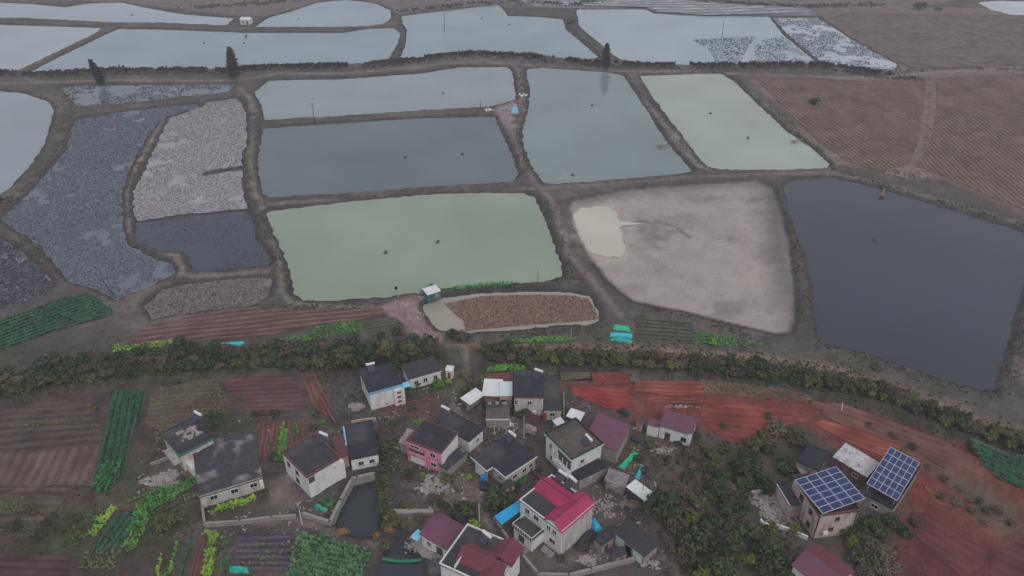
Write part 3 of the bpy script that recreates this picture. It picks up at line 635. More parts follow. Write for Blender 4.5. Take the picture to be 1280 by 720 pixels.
crop([(607,462),(620,458),(655,458),(657,463),(640,466),(608,467)], ((608,463),(655,461)), 0.8, 0.45, 0.5, 4, M['crop_green'], 'bright green bed behind the pale green shed roof')
crop([(598,470),(607,469),(607,481),(596,481)], ((598,474),(607,474)), 0.9, 0.5, 0.4, 3, M['crop_green'], 'few green rows left of the red bed', 0.8)
field([(608,468),(641,466),(641,479),(608,480)], ((608,474),(640,472)), 1.0, SO(88,58,58), SO(104,68,66), 0.12)
crop([(-10,655),(45,650),(52,668),(-10,672)], ((0,660),(50,658)), 1.3, .7, .45, 3, M['crop_olive'], 'dull olive plot at the left edge below the dirt path', .7)
crop([(45,600),(95,590),(110,600),(105,609),(50,609)], ((50,605),(105,598)), 1.6, 1.2, .45, 3, M['crop_olive'], 'sparse weeds on the brown plot above the left dirt path', .35)
crop([(0,528),(110,522),(120,534),(0,540)], ((0,534),(115,528)), 1.4, .8, .4, 3, M['crop_olive'], 'thin olive strip across the upper left brown plots', .6)
crop([(85,672),(110,640),(128,632),(112,668),(98,690)], ((90,680),(120,636)), 1.2, .7, .45, 3, M['crop_olive'], 'olive bed left of the lime strip', .6)
crop([(176,640),(196,636),(184,668),(164,672)], ((180,640),(170,670)), 1.0, .6, .45, 3, M['crop_green'], 'green bed between the blue green plot and the olive bushes', .5)
crop([(640,600),(654,592),(662,600),(640,614),(622,618)], ((625,615),(660,597)), .6, .4, .3, 4, M['crop_green'], 'small dark green lawn right of the notched roof', .9)
crop([(516,528),(528,524),(540,530),(530,536)], ((516,530),(538,530)), .7, .5, .4, 4, M['crop_green'], 'tiny green bed behind the pink house', .8)
crop([(560,690),(0,0)][:0] or [(782,565),(800,548),(808,552),(790,575)], ((785,570),(805,550)), 1.0, .6, .4, 3, M['crop_olive'], 'garden rows between the green net tunnel and the plum barn', .6)
for pts, rd, mt, lab in [([(128,640),(136,634),(122,660),(108,676),(104,668)], ((132,636),(108,672)), 'crop_green', 'dark edge of green leaves left of the lime strip'),
    ([(160,664),(172,650),(182,640),(190,646),(172,668),(166,690),(154,690)], ((186,642),(160,688)), 'crop_green', 'fresh green bed bending down from the curved band'),
    ([(258,628),(300,620),(318,612),(319,618),(290,628),(260,636)], ((260,632),(318,615)), 'crop_olive', 'olive rows close under the wall of the long low house'),
    ([(196,700),(206,690),(202,722),(190,722)], ((200,694),(196,720)), 'crop_lime', 'thin yellow green strip left of the lower left beds'),
    ([(284,672),(290,668),(284,715),(276,715)], ((288,670),(280,714)), 'crop_green', 'narrow green strip along the dark mulched plot'),
    ([(192,540),(206,540),(206,566),(190,566)], ((196,540),(196,566)), 'crop_olive', 'olive bed left of the moss roofed house'),
    ([(0,626),(30,622),(34,640),(0,646)], ((0,634),(32,632)), 'crop_olive', 'olive plot at the left edge just below the dirt path'),
    ([(110,690),(150,690),(146,712),(96,716)], ((110,700),(148,700)), 'crop_olive', 'dull green plot under the blue green vegetable plot')]:
    crop(pts, rd, 1.0, .55, .48, 3, M[mt], lab, .75)
# red hillside plots
field([(740,466),(785,466),(787,481),(742,484)], ((742,474),(786,472)), 1.3, SO(102,56,54), SO(114,62,60), 0.15)
field([(795,478),(874,477),(882,494),(840,497),(792,492)], ((795,485),(878,485)), 1.6, SO(108,60,54), SO(122,72,64), 0.2)
field([(800,499),(886,499),(892,506),(812,505)], ((800,501),(890,503)), 1.2, SO(104,58,54), SO(118,70,62), 0.15)
field([(714,485),(746,487),(780,490),(792,502),(788,516),(756,512),(716,496)], ((714,490),(780,500)), 1.5, SO(122,56,56), SO(132,62,60), 0.14)
field([(700,468),(738,466),(738,475),(702,477)], ((700,472),(738,470)), 1.0, SO(76,66,60), SO(86,80,68), 0.15)
FG = [(876,473),(920,477),(980,484),(1020,494),(1010,503),(960,497),(885,490)]
field(FG, ((880,478),(900,492)), 1.4, SO(106,72,64), SO(104,84,72), 0.14)
crop(FG, ((880,478),(900,492)), 1.4, 0.6, 0.42, 3, M['crop_teal'], 'slanting green rows on the red slope below the hedge', 0.8)
field([(882,513),(928,506),(987,511),(1012,528),(975,536),(936,560),(912,557),(893,543),(875,524)], ((890,515),(1000,525)), 2.0, SO(110,58,55), SO(120,66,60), 0.1)
field([(1014,530),(1030,528),(1100,548),(1132,560),(1100,574),(1053,553)], ((1020,532),(1100,562)), 2.0, SO(116,64,58), SO(126,72,63), 0.1)
field([(1010,504),(1060,510),(1112,528),(1190,560),(1180,590),(1130,562),(1040,530)], ((1010,508),(1180,570)), 2.0, SO(94,66,63), SO(104,72,67), 0.12)
field([(1136,640),(1167,643),(1235,686),(1224,712),(1200,725),(1147,675)], ((1140,645),(1225,700)), 2.0, SO(88,53,55), SO(98,58,59), 0.1)
field([(1236,700),(1280,674),(1400,690),(1400,800),(1236,760)], ((1245,700),(1330,740)), 2.2, SO(82,50,55), SO(90,54,58), 0.08)
field([(1150,606),(1180,612),(1215,634),(1200,640),(1170,634)], ((1150,605),(1270,665)), 2.2, SO(104,66,62), SO(114,73,67), 0.1)
FR = [(1210,549),(1290,579),(1330,595),(1330,640),(1290,622),(1255,603),(1227,584)]
field(FR, ((1212,552),(1300,590)), 1.5, SO(58,68,58), SO(64,86,70), 0.18)
crop(FR, ((1212,552),(1300,590)), 1.5, 0.5, 0.55, 3, M['crop_teal'], 'teal green crop rows on the red slope at the right edge')

# ------------------------------------------------------------------ dead stems, reeds, tufts (nobody could count them)
def scatter(poly, n):
    x0, y0 = poly.min(0); x1, y1 = poly.max(0); out = []
    while len(out) < n:
        xs = NR.uniform(x0, x1, n*2); ys = NR.uniform(y0, y1, n*2); k = inside(xs, ys, poly)
        out += list(zip(xs[k], ys[k]))
    return out[:n]
def stems(poly, n, z, h, w, material, name, label, clump=14, thr=0.35, cat='reeds'):
    pts = scatter(poly, n); mb = MB()
    P = np.array(pts); nz = vnoise(P[:,0], P[:,1], clump, 2)*0.6+vnoise(P[:,0], P[:,1], 3, 4)*0.4
    for (x, y), q in zip(pts, nz):
        if q < thr: continue
        a = RNG.uniform(0, math.pi); hh = h*RNG.uniform(0.5, 1.2); ww = w*RNG.uniform(0.6, 1.3); lx = RNG.uniform(-.5, .5)*hh; ly = RNG.uniform(-.5, .5)*hh
        ca, sa = math.cos(a)*ww, math.sin(a)*ww
        mb.add([(x-ca, y-sa, z), (x+ca, y+sa, z), (x+ca*.5+lx, y+sa*.5+ly, z+hh), (x-ca*.6+lx, y-sa*.6+ly, z+hh*0.8)], [(0,1,2,3)])
    o = mb.build(name, material); tag(o, label, cat, kind='stuff'); return o
reed_grey = leafmat('grey_dead_stems', [pc(76,78,88,1.4), pc(92,94,105,1.45), pc(110,112,121,1.5)], scale=0.8)
reed_tan = leafmat('tan_dead_stems', [pc(112,105,107,1.5), pc(128,121,122,1.65), pc(144,136,135,1.75)], scale=0.8)
reed_brown = leafmat('brown_stubble_stems', [pc(78,62,58,1.7), pc(120,100,92,1.8), pc(150,128,116,1.9)], scale=1.2)
stems(pond_poly['K'], 30000, pond_wl['K']-.02, 0.32, 0.2, reed_grey, 'dead_lotus', 'grey dead lotus stems standing in the long curved pond at left', thr=0.3)
stems(pond_poly['L'], 18000, pond_wl['L']-.02, 0.32, 0.2, reed_tan, 'dead_lotus', 'pale tan dead lotus stems in the pond beside the central left dike', thr=0.25)
stems(pond_poly['N'], 4500, pond_wl['N']-.02, 0.5, 0.25, reed_tan, 'dead_lotus', 'tan withered stems in the small shallow pond above the ploughed strip', thr=0.25)
stems(pond_poly['O'], 6000, pond_wl['O']-.02, 0.5, 0.28, reed_grey, 'dead_lotus', 'grey dead stems in the pond cut by the left edge', thr=0.3)
stems(pond_poly['M'], 2600, pond_wl['M']-.02, 0.3, 0.2, reed_grey, 'dead_lotus', 'sparse dark stems in the small slate blue pond', thr=0.5)
stems(pond_poly['I'], 3500, pond_wl['I']-.02, 0.4, 0.3, reed_grey, 'dead_lotus', 'thin grey stems in the narrow pond under the leaning tree', thr=0.4)
stems(pond_poly['H'], 9000, pond_wl['H']-.02, 0.4, 0.28, reed_grey, 'dead_lotus', 'scattered grey stems in the pale far right pond', thr=0.42, clump=9)
stems(GP([(865,50),(945,46),(935,60),(925,79),(895,79),(885,62)], WL), 1800, WL-.05, 0.5, 0.35, reed_grey, 'dead_lotus', 'grey fan shaped stem patch in the far right open pond', thr=0.3, clump=9)
stems(GP([(945,52),(978,46),(1018,78),(942,79)], WL), 1600, WL-.05, 0.5, 0.35, reed_grey, 'dead_lotus', 'thin stem patch in the corner of the far right open pond', thr=0.42, clump=9)
W1 = GP([(556,380),(600,371),(660,369),(714,370),(735,374),(744,388),(748,399),(720,402),(640,408),(582,414),(580,402),(566,390)], WL)
mbm = MB(); mbm.add([(a[0], a[1], WL+0.09) for a in offset_poly(W1, 0.0)], [tuple(range(len(W1)))])
o = mbm.build('field', mat('stubble_mud', pc(112,92,86), var=0.35, scale=1.5, bump=0.6)); tag(o, kind='structure')
stems(W1, 9000, WL+0.08, 0.45, 0.16, reed_brown, 'crop_stubble', 'brown cut stubble covering the shallow pond beside the gravel yard', thr=0.1, cat='stubble')
# tall weeds along the dikes
weed = leafmat('dry_dike_weeds', [pc(62,58,58,1.6), pc(80,74,70,1.7), pc(100,92,83,1.8)], scale=0.5)
def weeds(lines, width, per_m, h, name, label, material=weed):
    mb = MB(); X = []; Y = []
    for pts in lines:
        p = GP(pts)
        for a, b in zip(p[:-1], p[1:]):
            L = np.linalg.norm(b-a); n = int(L*per_m*width*2.6); t = NR.random(n)
            nx = NR.normal(0, width*0.4, (n, 2)); q = a+(b-a)*t[:,None]+nx; X += list(q[:,0]); Y += list(q[:,1])
    Z, dm = bank_height(np.array(X), np.array(Y))
    nz = vnoise(np.array(X), np.array(Y), 5, 8)
    for x, y, z, d, q in zip(X, Y, Z, dm, nz):
        if d < 0.3 or q < 0.3: continue
        for _ in range(2):
            a = RNG.uniform(0, math.pi); hh = h*RNG.uniform(0.25, 0.95); ww = hh*RNG.uniform(0.3, 0.6); lx = RNG.uniform(-.5, .5)*hh; ly = RNG.uniform(-.5, .5)*hh
            ca, sa = math.cos(a)*ww, math.sin(a)*ww
            mb.add([(x-ca, y-sa, z-.05), (x+ca, y+sa, z-.05), (x+ca*.9+lx, y+sa*.9+ly, z+hh), (x-ca*.8+lx, y-sa*.8+ly, z+hh*0.8)], [(0,1,2,3)])
    o = mb.build(name, material); tag(o, label, 'weeds', kind='stuff')
weeds([[(-20,91),(60,94),(134,89),(290,89),(330,85),(430,83),(500,78),(560,69),(600,68),(660,71),(720,77),(800,82),(860,83),(950,82),(1030,82),(1110,94)]], 3.5, 1.0, 2.4, 'dike_weeds', 'tall dark scrub on the upper edge of the far main embankment', M['leaf_conifer'])
weeds([[(-20,92),(60,96),(134,91),(290,91),(330,86),(430,85),(500,80),(560,71),(600,70),(660,73),(720,79),(800,84),(860,85),(950,84),(1030,84),(1100,96),(1150,100)]], 5, 0.55, 1.5, 'dike_weeds', 'dark dry weeds lining the far main embankment')
weeds([[(75,118),(88,135),(80,160),(70,190),(45,225),(15,250),(0,262)],[(62,316),(82,345)],[(10,275),(40,310),(65,335)],[(180,180),(165,205),(155,240)],[(310,125),(320,160),(305,200),(312,240)],[(316,250),(330,290),(342,320),(350,350)],
       [(643,90),(656,110),(648,150),(650,180),(662,220)],[(682,255),(700,300),(712,340),(725,350)],[(960,232),(985,270),(1000,330),(1008,400)],[(800,105),(830,145),(860,190)],[(915,95),(960,135),(1020,190)],[(500,25),(505,40),(492,72)],[(715,15),(712,35),(735,56),(755,78)]], 3.5, 0.9, 0.6, 'dike_weeds', 'dry tufts growing on the dikes between the ponds')
weeds([[(430,82),(380,88)],[(1020,430),(1080,445),(1140,463),(1200,485),(1240,495)],[(1245,495),(1270,430),(1285,370)],[(1040,210),(1120,236),(1200,258),(1290,285)],[(340,385),(420,381),(480,379)],[(700,350),(640,358),(560,367)],[(770,350),(830,392),(900,408),(980,424)],[(640,418),(720,412),(750,412)],[(1110,90),(1200,85),(1290,88)],[(1000,455),(1080,478),(1150,505),(1220,540)]], 4, 0.9, 0.5, 'dike_weeds', 'low dry grass along the near dikes and the hedge road')
weeds([[(0,250),(-20,262)],[(640,2),(720,6),(760,-2)],[(500,14),(560,8),(620,3)],[(240,10),(330,4),(420,-6)],[(880,2),(1000,8),(1100,6)]], 8, 0.3, 1.5, 'dike_weeds', 'dark scrub on the far shore at the top of the view')

# ------------------------------------------------------------------ bushes and trees
def leaf_cloud(mb, lobes, n, size, squash=0.8):
    tot = sum(r**2 for _, r in lobes)
    for c, r in lobes:
        for _ in range(int(n*r*r/tot)):
            d = Vector((RNG.gauss(0,1), RNG.gauss(0,1), RNG.gauss(0,1))).normalized()
            if d.z < -0.35: d.z = -d.z*0.5
            rr = r*RNG.uniform(0.62, 1.08); p = Vector(c)+Vector((d.x*rr, d.y*rr, d.z*rr*squash))
            nn = (d+Vector((RNG.gauss(0,.55), RNG.gauss(0,.55), RNG.gauss(0,.55)+0.25))).normalized()
            q = nn.to_track_quat('Z', 'Y'); a = RNG.uniform(0, 6.28); s = size*RNG.uniform(0.6, 1.35)
            u = q @ Vector((math.cos(a), math.sin(a), 0))*s; v = q @ Vector((-math.sin(a), math.cos(a), 0))*s*0.62
            mb.add([p-u, p-v*0.9, p+u, p+v], [(0,1,2,3)])
def bush_mesh(seed, r, h, nl, n, size):
    RNG.seed(seed); mb = MB(); lobes = []
    for k in range(nl):
        a = k*2.4+RNG.uniform(0, .8); d = r*math.sqrt(RNG.random())*0.75; rr = r*RNG.uniform(0.38, 0.62)
        lobes.append(((d*math.cos(a), d*math.sin(a), h*RNG.uniform(0.3, 0.72)), rr))
    leaf_cloud(mb, lobes, n, size)
    st = MB()
    for k in range(4):
        a = k*1.6; st.tube((0.15*math.cos(a), 0.15*math.sin(a), -0.2), (r*0.4*math.cos(a), r*0.4*math.sin(a), h*0.6), 0.06, 0.02, 4)
    return mb, st
def make_bush(name, seed, r, h, nl, n, size, material):
    t = empty(name, (0,0,0)); mb, st = bush_mesh(seed, r, h, nl, n, size)
    mb.build('foliage', material, t); st.build('stem', M['bark'], t)
    return t
def make_tree(name, seed, H, r, material, n=900, size=0.35, trunk=0.22, crown_from=0.3):
    RNG.seed(seed); t = empty(name, (0,0,0)); tr = MB(); mb = MB(); lobes = []
    z0 = H*crown_from
    tr.tube((0,0,-.3), (0.1,0.05,z0), trunk, trunk*.75, 7); tr.tube((0.1,0.05,z0), (0.05,-0.1,H*0.85), trunk*.75, trunk*.2, 6)
    for k in range(9):
        a = k*2.4; zz = z0+(H-z0)*(0.15+0.75*k/9); e = r*(0.75-0.45*k/9)*RNG.uniform(.7, 1.1)
        tip = (e*math.cos(a), e*math.sin(a), zz+0.2*e); tr.tube((0.08,0,zz-0.5), tip, trunk*.4, 0.03, 5)
        lobes.append((tip, r*RNG.uniform(0.32, 0.5)))
    lobes.append(((0,0,H*0.88), r*0.4)); lobes.append(((0,0,z0+(H-z0)*.45), r*0.55))
    leaf_cloud(mb, lobes, n, size)
    tr.build('trunk', M['bark'], t); mb.build('crown', material, t)
    return t
def make_conifer(name, seed, H, r):
    RNG.seed(seed); t = empty(name, (0,0,0)); tr = MB(); mb = MB()
    tr.tube((0,0,-.4), (0,0,H*0.97), 0.24, 0.04, 7)
    for k in range(70):
        f = k/70; z = H*(0.10+0.88*f); rr = r*math.sin(min(1, f*2.6+0.35)*1.57)*(1-f)**0.55+0.25
        for j in range(5):
            a = k*2.4+j*1.256; e = rr*RNG.uniform(.65, 1.1)
            tip = Vector((e*math.cos(a), e*math.sin(a), z+RNG.uniform(-.4, .3)))
            if j < 3: tr.tube((0,0,z-0.2), tip, 0.035, 0.012, 3)
            for i in range(5):
                p = Vector((0,0,z))*(1-(i+1)/5)+tip*((i+1)/5)+Vector((RNG.gauss(0,.18), RNG.gauss(0,.18), RNG.gauss(0,.18)))
                q = Vector((RNG.gauss(0,1), RNG.gauss(0,1), RNG.gauss(.6,1))).normalized().to_track_quat('Z', 'Y'); s = RNG.uniform(.4, .75)
                u = q @ Vector((s,0,0)); v = q @ Vector((0,s*.6,0)); mb.add([p-u, p-v, p+u, p+v], [(0,1,2,3)])
    tr.build('trunk', M['bark'], t); mb.build('crown', M['leaf_conifer'], t)
    return t
# three conifers on the far embankment
ct = make_conifer('conifer_tree', 21, 17.0, 4.0); ct.location = (*G(294,99)[:2], 0); tag(ct, 'tall dark pointed tree with a full crown between the two far left ponds', 'tree')
c2 = copy_tree(ct); c2.location = (*G(129,106)[:2], -.3); c2.scale = (.78,.78,.86); c2.rotation_euler = (0, math.radians(-13), 1); tag(c2, 'slim dark tree leaning left over the narrow pond it is mirrored in', 'tree')
c3 = copy_tree(ct); c3.location = (*G(757,85)[:2], 0); c3.scale = (.82,.82,.8); c3.rotation_euler = (0,0,2); tag(c3, 'dark tree with rounded top on the embankment above the middle pond', 'tree')

RNG.seed(99)
KINDS = {}
def kind(key, *protos): KINDS[key] = protos
kind('dark', make_bush('bush', 1, 2.0, 2.9, 8, 520, .36, M['leaf_dark']), make_bush('bush', 2, 2.3, 3.4, 9, 560, .36, M['leaf_dark']))
kind('olive', make_bush('bush', 3, 1.9, 2.7, 8, 480, .34, M['leaf_mix']), make_bush('bush', 4, 2.2, 3.1, 9, 520, .34, M['leaf_mix']))
kind('yellow', make_bush('bush', 5, 1.6, 2.3, 7, 400, .32, M['leaf_yellow']))
kind('brown', make_bush('bush', 6, 1.9, 2.4, 8, 380, .30, M['leaf_brown']), make_bush('bush', 7, 1.6, 2.0, 7, 320, .30, M['leaf_brown']))
kind('bright', make_bush('bush', 8, 1.4, 1.8, 6, 360, .28, M['leaf_bright']))
kind('orange', make_bush('bush', 10, 1.2, 1.5, 6, 300, .28, M['leaf_orange']))
kind('tree', make_tree('broadleaf_tree', 11, 7.0, 2.9, M['leaf_dark']), make_tree('broadleaf_tree', 12, 6.2, 2.6, M['leaf_mix']))
used = set()
def place(key, x, y, sc, label, group=None, cat='bush'):
    ps = KINDS[key]; p = ps[RNG.randrange(len(ps))]
    if p.name in used: o = copy_tree(p)
    else: o = p; used.add(p.name)
    o.location = (x, y, ground_z(x, y)-.05); s = sc*RNG.uniform(.85, 1.15)
    o.scale = (s*RNG.uniform(.9, 1.15), s*RNG.uniform(.9, 1.15), s*RNG.uniform(.85, 1.15)); o.rotation_euler = (0, 0, RNG.uniform(0, 6.28))
    if 'group' in o: del o['group']
    tag(o, label, cat, group); return o
BELT = [(-30,497),(0,487),(60,478),(120,468),(200,460),(280,455),(360,452),(440,452),(520,447),(556,444)]
BELT2 = [(606,451),(660,454),(720,457),(780,460),(840,463),(900,468),(960,474),(1020,483),(1080,496),(1140,514),(1200,537),(1260,562),(1300,580)]
RNG.seed(5)
LB = {'dark': 'dark green bush in the long scrub belt between the dike fields and the village plots', 'olive': 'olive green bush in the long scrub belt between the dike fields and the village plots',
      'yellow': 'yellowing bush in the long scrub belt between the dike fields and the village plots', 'brown': 'withered brown bush in the long scrub belt between the dike fields and the village plots'}
def belt(pts, step, offs, weights, sc):
    p = GP(pts); cnt = 0
    for a, b in zip(p[:-1], p[1:]):
        L = np.linalg.norm(b-a); d = (b-a)/L; nrm = np.array([-d[1], d[0]]); s = 0
        while s < L:
            for o_ in offs:
                q = a+d*(s+RNG.uniform(-.8, .8))+nrm*(o_+RNG.uniform(-1, 1))
                k = RNG.choices(list(weights), list(weights.values()))[0]
                place(k, q[0], q[1], sc*RNG.uniform(.75, 1.2), LB[k], {'dark':'dark scrub belt bushes','olive':'olive scrub belt bushes','yellow':'yellowing scrub belt bushes','brown':'withered scrub belt bushes'}[k])
            s += step
belt(BELT, 4.0, (-1.5, 2.5, 6.0), {'dark': 5, 'olive': 4, 'brown': 2.5}, 0.95)
belt(BELT2, 3.2, (1.0, 4.0), {'dark': 1.6, 'olive': 4.5, 'yellow': 1.8, 'brown': 2.2}, 0.85)
# trees and thickets one can point to
def at(px, py): return G(px, py)[:2]
place('tree', *at(822,652), 1.25, 'big dark round tree beside the pale green shed roof', cat='tree')
place('tree', *at(432,462), 1.0, 'dark tree behind the blue edged house, leftmost of its row', cat='tree')
place('tree', *at(455,458), 1.0, 'dark tree behind the blue edged house, above its water heater', cat='tree')
place('tree', *at(482,453), 1.05, 'dark tree behind the ridge of the blue edged house', cat='tree')
place('tree', *at(512,452), 1.0, 'dark tree behind the long low white trimmed house', cat='tree')
place('olive', *at(497,418), .9, 'olive bush on the bank left of the gravel track', cat='bush')
place('olive', *at(478,424), .8, 'low olive bush above the scrub belt left of the gravel track')
place('brown', *at(580,424), .9, 'brown green bush at the lower corner of the stubble pond')
place('olive', *at(566,421), .7, 'olive bush at the lower edge of the stubble pond')
place('brown', *at(592,478), 1.0, 'dry yellow brown bush left of the white shed roof')
place('olive', *at(585,492), .8, 'olive bush below the dry bush at the village path')
place('bright', *at(890,430), 1.0, 'bright green round bush in the patch right of the row field')
place('dark', *at(1017,130), 1.1, 'lone dark bush standing in the brown ploughed field')
place('brown', *at(716,30), 1.6, 'brown bush at the dike corner between the far ponds')
place('dark', *at(1149,12), 1.9, 'dark bush on the ridge at the top right')
place('dark', *at(1172,14), 1.0, 'small dark bush right of the ridge bush')
place('dark', *at(950,83), 1.0, 'dark bush on the embankment below the far right pond')
place('brown', *at(1096,462), .9, 'bare brown bush on the bank of the dark pond')
for i, (px, py) in enumerate([(478,612),(480,624),(482,637),(486,646),(489,655)]):
    place('yellow' if i%2 else 'olive', *at(px, py), .75, 'yellow green shrub in the row along the right side of the grey pond', 'shrubs beside the grey pond')
place('yellow', *at(508,637), .8, 'yellow green shrub behind the low grey trough wall')
place('orange', *at(430,668), .8, 'orange brown shrub at the lower left of the grey pond')
place('orange', *at(470,672), .9, 'orange shrub at the bottom corner of the grey pond')
place('orange', *at(487,664), .9, 'orange shrub right of the grey pond')
place('yellow', *at(482,682), .6, 'small yellow shrub at the head of the lower pond')
place('bright', *at(592,660), .9, 'bright green bush beside the plum roof gable')
place('dark', *at(573,645), .9, 'dark bush behind the plum roofed house')
place('dark', *at(588,641), .9, 'second dark bush behind the plum roofed house, by the pale pole')
place('dark', *at(625,628), .9, 'dark bush between the blue sheet roof and the lawn')
place('dark', *at(614,634), .7, 'small dark bush left of the blue sheet roof')
place('bright', *at(586,597), .5, 'tiny green bush below the pink house')
place('dark', *at(487,560), 1.0, 'dark bush left of the grey shed beside the pink house')
place('dark', *at(480,575), .8, 'dark bush right of the slab roofed house')
place('olive', *at(478,589), .7, 'olive bush above the grey pond')
place('olive', *at(217,652), 1.0, 'olive bush left of the boundary wall corner')
place('olive', *at(205,660), .9, 'olive bush among the lower left plots')
place('yellow', *at(80,478), .9, 'yellowish bush at the foot of the left scrub')
place('yellow', *at(118,512), .6, 'small yellow bush at the top of the long vegetable field')
place('dark', *at(268,530), .8, 'dark bush behind the corner of the moss roofed house')
place('dark', *at(513,493), .7, 'green bush in the garden right of the blue awning')
place('bright', *at(548,483), .9, 'fresh green bush in front of the long low house')
place('bright', *at(560,478), .6, 'small fresh bush under the little white shed')
place('olive', *at(654,520), .9, 'grey green bush in front of the two storey house')
place('dark', *at(630,505), .5, 'small bush at the courtyard edge')
place('yellow', *at(1065,683), .8, 'yellow bush behind the bottom plum gable roof')
place('orange', *at(1015,668), .5, 'orange shrub at the foot of the solar house')
place('olive', *at(1085,705), .9, 'brown green bush at the bottom right of the plum gable roof')
for lab, key, pts, sc in [
  ('dense dark green bush in the thicket left of the solar house', 'dark', [(905,600),(925,590),(945,598),(930,612),(955,612),(985,590),(900,640),(880,655),(915,660),(930,640),(870,680),(895,690),(925,690),(950,690),(975,700),(905,715),(985,715),(940,575),(965,565),(895,620)], .9),
  ('olive bush in the thicket left of the solar house', 'olive', [(880,590),(895,575),(860,600),(912,580),(950,560),(935,560),(890,610),(870,630),(910,628),(940,625),(960,670),(940,672),(985,680),(890,705),(920,705),(960,705),(870,705),(860,715),(950,720),(1000,560),(985,545),(860,690)], .85),
  ('yellowing bush in the thicket left of the solar house', 'yellow', [(905,565),(925,568),(885,575),(965,660),(990,668),(935,700),(880,715),(912,698),(862,655),(955,550),(848,640),(893,583)], .9),
  ('withered brown bush in the thicket left of the solar house', 'brown', [(870,570),(855,580),(880,600),(865,645),(850,660),(885,668),(900,655),(930,655),(915,612),(975,545),(1000,545),(870,615),(945,585),(855,625),(850,700),(895,678)], 1.0)]:
    for px, py in pts:
        place(key, *at(px+RNG.uniform(-6,6), py+RNG.uniform(-4,4)), sc*RNG.uniform(.6,1.25), lab, key+' thicket bushes')
for px, py, lab in [(925,596,'leafy tree standing out of the thicket above the pale rubble field'),(898,625,'leafy tree in the middle of the thicket left of the pale rubble field'),(880,672,'leafy tree at the lower left of the thicket'),(915,690,'leafy tree at the bottom of the thicket, the middle one'),(962,694,'leafy tree at the bottom of the thicket below the white curved wall')]:
    place('tree', *at(px, py), .72, lab, cat='tree')
for px, py in [(1075,700),(1090,690),(1105,700),(1100,715),(1120,712),(1080,718),(1065,700)]:
    place('brown', *at(px, py), .9, 'withered brown bush in the clump right of the plum gable roof', 'brown bushes right of the plum gable roof')
for px, py in [(1075,662),(1092,655),(1100,668),(1115,655),(1130,668),(1060,668)]:
    place('dark', *at(px, py), .7, 'low dark bush on the slope below the solar arrays', 'dark bushes below the solar arrays')
for px, py, kk in [(1200,612,'brown'),(1222,628,'olive'),(1243,640,'brown'),(1262,655,'olive'),(1232,640,'olive'),(1210,626,'brown'),(1140,560,'olive'),(1115,545,'brown'),(1085,532,'brown'),(960,522,'olive'),(905,535,'olive')]:
    place(kk, *at(px, py), .42, {'brown':'low withered scrub in the grey strips across the red slope','olive':'low olive scrub in the grey strips across the red slope'}[kk], kk+' scrub strips on the red slope')
GV = {'dark':'small dark green shrub among the village yards','olive':'small olive shrub among the village yards','brown':'small bare brown shrub among the village yards','bright':'small fresh green shrub among the village yards'}
for px, py, kk in [(470,545,'olive'),(478,552,'brown'),(492,532,'dark'),(505,520,'brown'),(516,512,'olive'),(470,500,'dark'),(485,503,'olive'),(520,482,'olive'),(536,487,'bright'),(545,495,'brown'),(500,585,'brown'),(512,596,'olive'),(527,594,'bright'),(560,600,'olive'),
                   (572,612,'brown'),(555,634,'dark'),(545,628,'brown'),(525,652,'brown'),(505,655,'olive'),(612,545,'brown'),(622,556,'olive'),(650,560,'brown'),(662,566,'dark'),(676,590,'olive'),(645,610,'dark'),(700,500,'olive'),(706,510,'brown'),(752,598,'brown'),(776,600,'olive'),
                   (765,612,'brown'),(800,575,'dark'),(812,560,'olive'),(806,590,'brown'),(820,582,'brown'),(835,575,'olive'),(845,555,'dark'),(832,600,'brown'),(842,620,'olive'),(788,648,'brown'),(830,670,'brown'),(838,690,'olive'),(350,592,'brown'),(330,620,'olive'),(230,600,'brown'),
                   (320,520,'dark'),(330,517,'olive'),(345,519,'olive'),(395,520,'olive'),(405,530,'bright'),(392,535,'brown'),(590,470,'brown'),(575,470,'olive'),(870,545,'dark'),(878,560,'olive'),(700,700,'olive'),(850,640,'brown')]:
    place(kk, *at(px+RNG.uniform(-2,2), py+RNG.uniform(-2,2)), RNG.uniform(.35,.6), GV[kk], kk+' shrubs among the village yards')
for px, py in [(1180,600),(1215,640),(1195,630),(1230,655),(1250,640),(1160,585),(1175,622),(1145,655)]:
    place('brown', *at(px, py), .55, 'small brown scrub bush on the red slope', 'scrub bushes on the red slope')
for px, py in [(40,640),(60,655),(20,660),(75,665),(50,672),(95,650)]:
    place('olive', *at(px, py), .55, 'low olive scrub bush among the lower left plots', 'scrub among the lower left plots')
weeds([[(520,500),(560,500)],[(400,470),(440,500)],[(470,520),(490,580)],[(500,600),(560,625)],[(560,540),(580,590)],[(620,610),(650,600)],[(690,500),(705,520)],[(800,545),(850,580)],[(760,620),(800,640)],[(840,600),(850,720)],[(1000,600),(980,630)],[(1085,640),(1110,690)]], 5, 0.8, 0.55, 'weeds', 'patchy low weeds on the village ground', leafmat('village_weeds', [pc(60,62,50,1.6), pc(76,80,56,1.7), pc(96,96,66,1.8)], scale=0.5))
weeds([[(620,444),(760,449),(900,458),(1000,472),(1100,496),(1200,530),(1290,566)],[(0,488),(100,474),(250,456),(420,452),(550,446)],[(0,478),(100,464),(250,446),(420,440)],[(50,660),(110,645)],[(160,655),(240,645)],[(880,560),(940,640),(900,700)],[(860,600),(870,700)],[(960,560),(940,600)],[(940,690),(990,710)],[(620,440),(760,445),(900,455),(1000,465),(1100,490)],[(0,480),(100,465),(250,450),(420,445)]], 9, 0.5, 0.7, 'weeds', 'undergrowth below the thickets and the scrub belt', leafmat('undergrowth_leaves', [pc(54,54,46,1.6), pc(70,70,52,1.7), pc(90,84,60,1.8)], scale=0.5))

